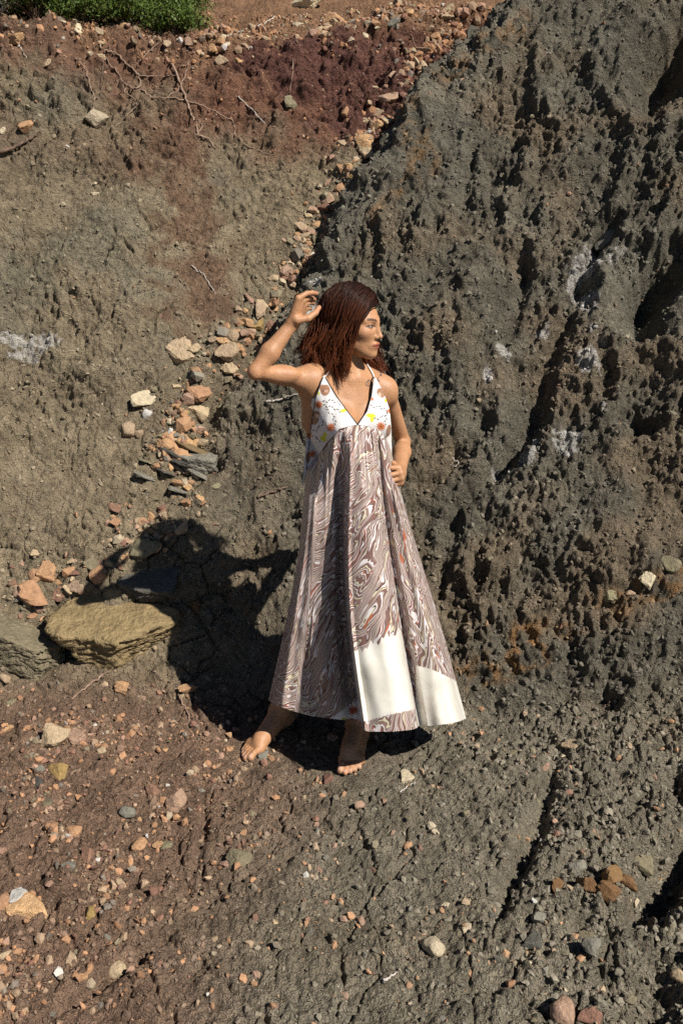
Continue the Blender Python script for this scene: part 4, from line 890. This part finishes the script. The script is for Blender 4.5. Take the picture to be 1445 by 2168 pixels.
# back of the skirt: a half ring from the right edge round to the left edge
bk = np.linspace(0, 1, NB + 2)[1:-1]
Lp, Rp = SP_[:, 0], SP_[:, -1]
ang = np.pi * bk
mid = (Lp + Rp) / 2; hw = (Rp - Lp) / 2
depth = np.interp(tt, [0, 0.10, 0.2, 0.5, 1], [0.020, 0.040, 0.070, 0.10, 0.14])
fold_b = 1 + 0.10 * np.sin(ang * 9)[None] * tt[:, None]
BK = mid[:, None] + hw[:, None] * np.cos(ang)[None, :, None] + v3(0, 1, 0) * (depth[:, None] * np.sin(ang)[None] * fold_b)[..., None]
DR = np.concatenate([SP_, BK], 1); ncol = NC + NB
ar = np.arange(NR * ncol).reshape(NR, ncol); nx = np.roll(ar, -1, axis=1)
DF = np.stack([ar[:-1], ar[1:], nx[1:], nx[:-1]], -1).reshape(-1, 4)
# cloth coordinates in metres (for the print), in three panels cut at the fold edges
CCf = np.concatenate([CC, 1 + bk]); pan = np.where(CCf < 0.462, 0, np.where(CCf < 0.742, 1, 2))
arc = np.concatenate([np.zeros((NR, 1)), np.cumsum(np.linalg.norm(np.diff(DR, axis=1), axis=2), 1)], 1)
ln_ = np.concatenate([np.zeros((1, ncol)), np.cumsum(np.linalg.norm(np.diff(DR, axis=0), axis=2), 0)], 0)
a_, b_ = arc - arc[:, [NC // 2]], ln_
uvw = np.zeros((NR, ncol, 3))
# panel 0 streaks lie across, panel 1 swirls, panel 2 streaks fall
uvw[..., 0] = np.where(pan == 0, b_ - 0.10 * np.sin(a_ * 9), np.where(pan == 1, 0.75 * a_ + 0.6 * b_, a_ - 0.42 * b_))
uvw[..., 1] = np.where(pan == 0, a_, np.where(pan == 1, 0.75 * b_ - 0.6 * a_, b_)) * np.where(pan == 1, 0.75, 1.0) + np.where(pan == 0, 0, np.where(pan == 1, 3.1, 7.7))
uvw[..., 2] = pan * 1.7
topm = sst(0.30, 0.12, Tg); topm = np.concatenate([topm, np.zeros((NR, NB))], 1)      # near the gathers the streaks fall too
uvw[..., 0] = np.where((pan == 0)[None], uvw[..., 0] * (1 - topm) + (a_ * 1.0) * topm, uvw[..., 0])
uvw[..., 1] = np.where((pan == 0)[None], uvw[..., 1] * (1 - topm) + (b_ * 0.9) * topm, uvw[..., 1])
# masks: r = plain ivory satin, g = white with flowers at the hem corner
du, dv, _ = proj(DR)
def inpoly(u, v, poly):
    ins = np.zeros(u.shape, bool); n = len(poly)
    for i in range(n):
        (x0, y0), (x1, y1) = poly[i], poly[(i + 1) % n]
        c_ = ((y0 > v) != (y1 > v)) & (u < (x1 - x0) * (v - y0) / (y1 - y0 + 1e-9) + x0); ins ^= c_
    return ins
front = np.concatenate([np.ones((NR, NC), bool), np.zeros((NR, NB), bool)], 1)
jag = 5 * np.sin(du * 0.21) + 4 * np.sin(du * 0.53 + 1)
sat = inpoly(du, dv + jag * (dv < 1440), [(740, 1386), (790, 1362), (850, 1334), (892, 1334), (892, 1497), (830, 1512), (772, 1527), (750, 1520)]) & (pan == 1)[None]
sat |= inpoly(du, dv, [(880, 1409), (910, 1416), (950, 1434), (1000, 1462), (1000, 1600), (880, 1600)]) & (pan == 2)[None] & front
flw = inpoly(du, dv, [(690, 1530), (735, 1495), (775, 1468), (790, 1560), (690, 1560)]) & (pan == 0)[None] & front
flw |= (pan == 1)[None] & front & (du < 0.0)
msk = np.zeros((NR, ncol, 3)); msk[..., 0] = sat; msk[..., 1] = flw; msk[..., 2] = np.where(pan == 0, 0.35, np.where(pan == 1, 1.0, 0.55))[None]
ext = np.zeros((NR, ncol, 3)); 
def flower(u, v, cu, cv, r, n=11):
    a = np.arctan2(v - cv, u - cu); d = np.hypot(u - cu, v - cv)
    return (d < r * (0.80 + 0.20 * np.cos(a * n))) & (d > r * 0.14), d <= r * 0.14
prt = np.tile(np.array([0.80, 0.78, 0.77]), (NR, ncol, 1))
f1_, f0_ = flower(du, dv, 747, 1504, 11); prt[f1_] = (0.50, 0.10, 0.04); prt[f0_] = (0.05, 0.02, 0.02)
prt[(np.hypot((du - 742) / 16, (dv - 1527) / 6) < 1)] = (0.20, 0.05, 0.04); prt[np.hypot(du - 727, dv - 1525) < 6] = (0.40, 0.45, 0.08)

t = NT('marbled_cloth')
uv = t.attr('cloth', 'Vector'); m_ = t.n('SeparateColor', {0: t.attr('mask')})
wq = t.n('TexNoise', {'Vector': uv, 'Scale': 7.0, 'Detail': 3.0, 'Roughness': 0.5, 'Distortion': 0.5})
off = t.n('VectorMath', {0: wq.outputs['Color'], 1: (0.5, 0.5, 0.5)}, operation='SUBTRACT').outputs[0]
off = t.n('VectorMath', {0: off, 'Scale': t.math('MULTIPLY', m_.outputs[2], 0.16)}, operation='SCALE').outputs[0]
pw = t.n('VectorMath', {0: uv, 1: off}, operation='ADD').outputs[0]
st_ = t.n('VectorMath', {0: pw, 1: (11.0, 2.6, 1.0)}, operation='MULTIPLY').outputs[0]
nn = t.n('TexNoise', {'Vector': st_, 'Scale': 1.0, 'Detail': 2.0, 'Roughness': 0.55, 'Distortion': t.math('MULTIPLY', m_.outputs[2], 0.8)}).outputs['Fac']
BR, BR2, WH, CRM, DK, RD, GY = (0.185, 0.098, 0.080), (0.26, 0.155, 0.125), (0.70, 0.65, 0.64), (0.62, 0.56, 0.40), (0.035, 0.024, 0.024), (0.40, 0.11, 0.05), (0.42, 0.36, 0.35)
sx = t.n('SeparateXYZ', {0: pw})
ph_ = t.math('FRACT', t.math('ADD', t.math('MULTIPLY', sx.outputs[0], 19.0), t.math('MULTIPLY', nn, 5.0)))
band = t.ramp(ph_, [(0.0, BR), (0.11, CRM), (0.15, DK), (0.165, WH), (0.21, BR2), (0.27, DK), (0.285, BR), (0.36, WH), (0.40, GY), (0.43, BR), (0.50, DK), (0.515, CRM), (0.56, BR2), (0.63, WH), (0.68, DK), (0.695, BR), (0.77, RD), (0.80, WH), (0.84, BR2), (0.91, GY), (0.95, DK), (0.965, BR)], 'CONSTANT')
vs_ = t.n('VectorMath', {0: pw, 1: (58.0, 24.0, 1.0)}, operation='MULTIPLY').outputs[0]
vb = t.n('TexVoronoi', {'Vector': vs_, 'Scale': 1.0, 'Randomness': 1.0})
vc = t.n('SeparateColor', {0: vb.outputs['Color']})
blobm = t.math('MULTIPLY', t.math('LESS_THAN', vb.outputs['Distance'], 0.36), t.math('GREATER_THAN', vc.outputs[0], 0.68))
blobc = t.ramp(vc.outputs[1], [(0.0, WH), (0.72, CRM), (0.86, RD)], 'CONSTANT')
c = t.mix(blobm, band, blobc)
satc = t.ramp(t.noise(uv, 14, 3), [(0.3, (0.74, 0.70, 0.60)), (0.7, (0.84, 0.81, 0.74))])
c = t.mix(m_.outputs[0], c, satc); c = t.mix(m_.outputs[1], c, t.attr('print'))
rg = t.math('MULTIPLY_ADD', m_.outputs[0], -0.20, 0.44)
M_marble = t.done(c, rg, t.bump(t.noise(uv, 16, 2, 0.5), 0.006, 0.35), Specular_IOR_Level=0.60, Sheen_Weight=0.2)
dress = mesh_np('dress', DR.reshape(-1, 3), DF, M_marble, person, cols={'mask': msk.reshape(-1, 3), 'print': prt.reshape(-1, 3)}, uv=uvw.reshape(-1, 3))
dress['label'] = 'brown and white marbled skirt with ivory satin hem panels'

# bodice: two cups of white flowered cloth laid on the chest, and a side strip
def coons(top, bot, lef, rig, nu, nv):
    """patch between four picture polylines (left/right run from top to bottom)"""
    def rs(pl, n):
        pl = np.array(pl, float); s = np.concatenate([[0], np.cumsum(np.linalg.norm(np.diff(pl, axis=0), axis=1))]); s /= s[-1]
        q_ = np.linspace(0, 1, n); return np.stack([np.interp(q_, s, pl[:, 0]), np.interp(q_, s, pl[:, 1])], -1)
    t_, b__, l__, r__ = rs(top, nu), rs(bot, nu), rs(lef, nv), rs(rig, nv)
    s, q_ = np.linspace(0, 1, nu)[None, :, None], np.linspace(0, 1, nv)[:, None, None]
    return (1 - q_) * t_[None] + q_ * b__[None] + (1 - s) * l__[:, None] + s * r__[:, None] - ((1 - s) * (1 - q_) * t_[0] + s * (1 - q_) * t_[-1] + (1 - s) * q_ * b__[0] + s * q_ * b__[-1])
ORG, YEL, TAN, BLK, WHT = (0.55, 0.16, 0.06), (0.60, 0.62, 0.03), (0.33, 0.17, 0.10), (0.03, 0.025, 0.03), (0.72, 0.70, 0.69)
def bodice_print(u, v):
    c = np.tile(np.array(WHT), u.shape + (1,))
    def dot(cu, cv, ru, rv, col, ang=0.0):
        x, y = u - cu, v - cv; co, si = math.cos(ang), math.sin(ang)
        c[np.hypot((x * co + y * si) / ru, (-x * si + y * co) / rv) < 1] = col
    def vine(pts):
        pts = np.array(pts, float)
        for (x0, y0), (x1, y1) in zip(pts[:-1], pts[1:]):
            L = math.hypot(x1 - x0, y1 - y0); n = max(1, int(L / 5)); a = math.atan2(y1 - y0, x1 - x0)
            for i in range(n):
                f = (i + 0.5) / n; s = 1 if i % 2 else -1
                dot(x0 + (x1 - x0) * f - math.sin(a) * 1.6 * s, y0 + (y1 - y0) * f + math.cos(a) * 1.6 * s, 2.9, 1.1, BLK, a + 0.5 * s)
    vine([(682, 851), (700, 848), (722, 855)]); vine([(682, 858), (700, 862), (722, 872)]); vine([(690, 866), (704, 880), (711, 900)]); vine([(662, 914), (675, 906), (686, 892)]); vine([(660, 925), (672, 924)])
    vine([(782, 860), (800, 862), (820, 868)]); vine([(790, 888), (808, 884), (822, 872)]); vine([(818, 872), (815, 895), (812, 906)]); vine([(668, 930), (680, 934)])
    for cu, cv, ru, rv, an in [(688, 826, 10, 12, 0.3), (682, 822, 6, 8, 0), (669, 878, 9, 8, 0.2), (667, 890, 7, 10, 0.5), (806, 832, 8, 11, -0.5), (822, 912, 5, 13, 0.2), (652, 968, 5, 12, 0.1)]: dot(cu, cv, ru, rv, TAN, an)
    dot(690, 828, 5, 3, (0.55, 0.34, 0.24)); dot(672, 881, 5, 4, (0.66, 0.5, 0.40)); dot(803, 836, 3, 5, (0.6, 0.42, 0.32)); dot(684, 828, 1.5, 1.5, BLK)
    for cu, cv, r in [(674, 857, 10), (700, 905, 10.5), (806, 903, 10.5), (661, 961, 9), (787, 845, 5), (824, 870, 6), (654, 921, 8)]:
        m1, m0 = flower(u, v, cu, cv, r, 12); c[m1] = ORG; c[m0] = BLK
    for cu, cv, ru, rv, an in [(727, 869, 7, 4, -0.3), (785, 880, 10, 4.5, 0.1), (787, 887, 4, 7, 0), (684, 930, 8, 4, 0.6), (687, 922, 4, 7, 0), (674, 832, 2, 5, -0.3), (816, 848, 3, 4, 0)]: dot(cu, cv, ru, rv, YEL, an)
    return c
t = NT('flowered_cloth')
M_flower = t.done(t.attr('print'), 0.55, t.bump(t.noise(coords(t), 40, 3), 0.004, 0.5), Specular_IOR_Level=0.3, Sheen_Weight=0.15)
def patch(name, pl, nu, nv, off, parent, edge=None):
    uvp = coons(*pl, nu, nv); u, v = uvp[..., 0].ravel(), uvp[..., 1].ravel()
    p = cast_torso(u, v, off)
    pp = np.stack([u, v, u * 0], -1) / 620
    p[:, 1] -= 0.0028 * perlin(pp * np.array([1, 0.4, 1]), 0.025, 61) + 0.002 * perlin(pp, 0.05, 62)
    ix = np.arange(nu * nv).reshape(nv, nu)
    f = np.stack([ix[:-1, :-1], ix[1:, :-1], ix[1:, 1:], ix[:-1, 1:]], -1).reshape(-1, 4)
    o = mesh_np(name, p, f, M_flower, parent, cols={'print': bodice_print(u, v)})
    md = o.modifiers.new('cloth', 'SOLIDIFY'); md.thickness = 0.002; md.offset = -1
    return o, p.reshape(nv, nu, 3)
cupA, pA = patch('bodice_cup', ([(683, 800), (688, 798)], [(648, 996), (668, 972), (690, 940), (718, 908), (757, 899)], [(683, 800), (668, 842), (661, 880), (655, 930), (648, 996)], [(688, 798), (712, 838), (735, 870), (757, 899)]), 90, 130, 0.012, dress)
cupB, pB = patch('bodice_cup', ([(791, 800), (795, 800)], [(757, 899), (778, 903), (800, 912), (818, 930), (829, 966)], [(791, 800), (786, 838), (777, 870), (757, 899)], [(795, 800), (812, 832), (824, 866), (828, 905), (829, 966)]), 90, 130, 0.012, dress)
sideA, _ = patch('side_panel', ([(660, 845), (668, 842)], [(640, 1035), (649, 996)], [(660, 845), (652, 885), (646, 950), (640, 1035)], [(668, 842), (661, 880), (655, 930), (648, 996)]), 24, 120, 0.008, dress)
# halter straps and the dark piping of the neckline: thin tubes
def tube(pts, r, n=6, taper=None):
    pts = np.asarray(pts, float); m = len(pts); tg = np.gradient(pts, axis=0); tg /= np.linalg.norm(tg, axis=1)[:, None]
    ref = np.where(np.abs(tg[:, 2:3]) > 0.9, v3(1, 0, 0), v3(0, 0, 1)); a = np.cross(tg, ref); a /= np.linalg.norm(a, axis=1)[:, None]; b = np.cross(tg, a)
    rr = np.full(m, r) if taper is None else r * np.asarray(taper)
    th = np.arange(n) * 2 * np.pi / n
    Vv = pts[:, None] + rr[:, None, None] * (a[:, None] * np.cos(th)[None, :, None] + b[:, None] * np.sin(th)[None, :, None])
    ix = np.arange(m * n).reshape(m, n); nx_ = np.roll(ix, -1, 1)
    return Vv.reshape(-1, 3), np.stack([ix[:-1], nx_[:-1], nx_[1:], ix[1:]], -1).reshape(-1, 4)
t = NT('piping'); M_pipe = t.done((0.05, 0.04, 0.045, 1), 0.6)
t = NT('strap_cloth'); M_strap = t.done((0.72, 0.70, 0.69, 1), 0.6)
def polish(pts, fn, off, it=4):
    p = np.array(pts, float)
    for _ in range(it):
        e = 0.002; d0 = fn(p); gr = np.stack([(fn(p + e * np.eye(3)[k]) - d0) / e for k in range(3)], -1)
        gr /= np.maximum(np.linalg.norm(gr, axis=1), 1e-6)[:, None]; p = p + gr * (off - d0)[:, None]
    return p
def on_skin(u, v, off=0.0, y0=2.84):
    d = pdir(u, v); d = d / d[:, 1:2]; y = np.full(len(d), y0)
    for _ in range(120): y = np.minimum(y + np.minimum((body(v3(0, 0, CZ) + d * y[:, None]) - off) * 0.8, 0.008), 3.2)
    return v3(0, 0, CZ) + d * y[:, None]
for px, ap in (([(686, 801), (694, 788), (708, 777), (722, 768)], pA[0, 2]), ([(793, 802), (788, 790), (781, 778), (773, 766)], pB[0, 2])):
    s = np.linspace(0, 1, 16); L = np.linspace(0, 1, 4); px = np.array(px, float)
    q_ = on_skin(np.interp(s, L, px[:, 0]), np.interp(s, L, px[:, 1]), 0.004); q_[0] = ap
    for _ in range(3): q_[1:-1] = (q_[:-2] + 2 * q_[1:-1] + q_[2:]) / 4
    Vv, Ff = tube(q_, 0.0030, 6); mesh_np('strap', Vv, Ff, M_strap, dress)
for edge in (pA[:, -1], pB[:, 0], pA[:, 0]):
    Vv, Ff = tube(edge[::4] + v3(0, -0.002, 0), 0.0013, 5); mesh_np('piping', Vv, Ff, M_pipe, dress)
# tattoo: a line of script on the skin below the collar bone
strokes = [[(783, 806), (777, 807), (773, 811), (774, 816), (780, 818), (785, 815)], [(781, 803), (778, 806), (778, 811), (779, 817)], [(785, 813), (788, 810), (786, 809), (785, 813), (788, 816), (791, 813)], [(791, 813), (792, 809), (794, 809), (793, 814)],
           [(797, 806), (800, 800), (799, 799), (797, 808)], [(801, 806), (798, 803), (798, 807), (801, 806), (802, 808), (804, 805)], [(803, 797), (804, 792), (806, 796), (807, 791), (807, 796)], [(803, 790), (805, 787), (806, 791), (807, 786)]]
Vs, Fs, n0 = [], [], 0
for stv in strokes:
    q_ = np.array(stv, float); s = np.linspace(0, 1, 16); L = np.linspace(0, 1, len(q_)); u_, v_ = np.interp(s, L, q_[:, 0]), np.interp(s, L, q_[:, 1])
    Vv, Ff = tube(on_skin(u_, v_), 0.0012, 4); Vs.append(Vv); Fs.append(Ff + n0); n0 += len(Vv)
t = NT('ink'); M_ink = t.done((0.06, 0.065, 0.085, 1), 0.7)
mesh_np('tattoo', np.concatenate(Vs), np.concatenate(Fs), M_ink, person)['label'] = 'small dark script tattoo below the collar bone'
# ------------------------------------------------------------------ hair: a close cap plus many thin locks
def d_cap(p):
    d = ell(p, Hd(-0.022, 0, 0.034), v3(0.090, 0.073, 0.085), HM)
    return d
hr = np.random.default_rng(8)
def curve4(a, b, c_, d_, n): 
    s = np.linspace(0, 1, n)[:, None]
    return (1 - s)**3 * a + 3 * (1 - s)**2 * s * b + 3 * (1 - s) * s * s * c_ + s**3 * d_
def push(p, off):
    for _ in range(3):
        e = 0.003; d0 = d_cap(p); gr = np.stack([(d_cap(p + e * np.eye(3)[k]) - d0) / e for k in range(3)], -1)
        gr /= np.maximum(np.linalg.norm(gr, axis=1), 1e-6)[:, None]; p = p + gr * np.maximum(off - d0, 0)[:, None]
    return p
Vs, Fs, Cs, n0 = [], [], [], 0
PT, LY, WV, RD_ = [], [], [], []
for lock in range(230):
    side = -1 if lock % 5 else 1                                           # -1: the near side (towards the camera), 1: the far side
    fr = hr.random() ** 0.8                                                # along the parting: 0 forehead, 1 behind the crown
    root = Hd(0.064 - 0.150 * fr, 0.010 * hr.normal() + 0.010, 0.110 - 0.045 * (2 * fr - 0.9) ** 2)
    if side < 0:
        w_ = np.clip(0.80 * fr + 0.20 * hr.random() + hr.normal() * 0.08 - 0.04, 0, 1)      # 0 by the face, 1 behind
        tip = P(732 - 92 * w_ + hr.normal() * 5, 803 - 24 * w_ ** 1.5 + hr.normal() * 7 - 55 * hr.random() ** 4, 2.870 + 0.10 * hr.random() + 0.05 * w_)
        c1 = Hd(0.074 - 0.190 * w_, -0.082 + 0.03 * w_, 0.082 + 0.018 * w_); c2 = Hd(0.012 - 0.165 * w_, -0.100 + 0.040 * w_, -0.050)
    else:
        w_ = hr.random()
        tip = P(808 - 42 * w_ + hr.normal() * 3, 788 - 12 * hr.random() - 10 * w_, 3.065 + 0.05 * hr.random())
        c1 = Hd(0.020 - 0.13 * w_, 0.098, 0.108); c2 = Hd(-0.010 - 0.10 * w_, 0.098, -0.02)
    c1 = c1 + hr.normal(size=3) * 0.011; c2 = c2 + hr.normal(size=3) * 0.012
    lay0 = 0.001 + 0.015 * hr.random(); ph = hr.random(2) * 6.3; am = 0.005 + 0.008 * hr.random(); fq = 9 + 7 * hr.random(); shade = 0.45 + 1.0 * hr.random()
    n = 15; s = np.linspace(0, 1, n)
    for k in range(20):
        sp = hr.normal(size=3)
        pts = curve4(root + sp * 0.006, c1 + sp * 0.006, c2 + sp * 0.0055, tip + sp * 0.0035 + v3(0, 0, hr.normal() * 0.007), n)
        PT.append(pts); LY.append(np.full(n, lay0 + 0.002 * abs(sp[0])))
        ww = sst(0.12, 0.9, s)[:, None] * am * (1 + 1.3 * sst(0.75, 1.0, s[:, None]))
        pts = ww * np.stack([np.sin(s * fq + ph[0]), np.cos(s * fq * 0.8 + ph[1]), 0.3 * np.sin(s * fq)], -1) + 0.0008 * np.sin(s[:, None] * 21 + sp)
        if k < 2 and hr.random() < 0.6: pts = pts + (s[:, None] ** 0.7) * sp * 0.011            # a stray hair
        WV.append(pts); RD_.append(0.00065 + 0.0007 * hr.random())
        jt = shade * (0.75 + 0.5 * hr.random())
        tone = np.array([0.021, 0.0075, 0.0052]) * jt; warm = np.array([0.19, 0.055, 0.020]) * jt
        f_ = (s ** 1.2 * 0.95)[:, None]; Cs.append(np.repeat(tone * (1 - f_) + warm * f_, 3, axis=0))
PT = push(np.concatenate(PT), np.concatenate(LY)).reshape(-1, 15, 3) + np.array(WV)
s = np.linspace(0, 1, 15)
tg = np.gradient(PT, axis=1); tg /= np.linalg.norm(tg, axis=2, keepdims=True)
aa = np.cross(tg, v3(0.57, 0.61, 0.55)); aa /= np.maximum(np.linalg.norm(aa, axis=2, keepdims=True), 1e-6); bb_ = np.cross(tg, aa)
rad_h = np.array(RD_)[:, None] * np.clip(1.25 - 0.9 * s ** 2, 0.25, 1)[None]
hvs = np.stack([PT + rad_h[..., None] * (aa * math.cos(k * 2.0944) + bb_ * math.sin(k * 2.0944)) for k in range(3)], 2)
ix = np.arange(hvs.shape[0] * 45).reshape(-1, 15, 3); nx_ = np.roll(ix, -1, 2)
Vs = [hvs.reshape(-1, 3)]; Fs = [np.stack([ix[:, :-1], nx_[:, :-1], nx_[:, 1:], ix[:, 1:]], -1).reshape(-1, 4)]
hv, hf = surface_nets(lambda p: np.maximum(d_cap(p), -(ell(p, Hd(0.085, -0.008, -0.030), v3(0.058, 0.085, 0.088), HM))), hC - 0.14, hC + 0.16, 0.005)
t = NT('hair')
M_hair = t.done(t.attr('tone'), 0.5, None, Specular_IOR_Level=0.22)
cv_ = np.tile(np.array([0.030, 0.011, 0.008]), (len(hv), 1))
hair = mesh_np('hair', np.concatenate([*Vs]), np.concatenate(Fs), M_hair, person, cols={'tone': np.concatenate(Cs)})
hair['label'] = 'shoulder-length auburn hair'
mesh_np('hair_cap', hv, hf, M_hair, hair, cols={'tone': cv_})
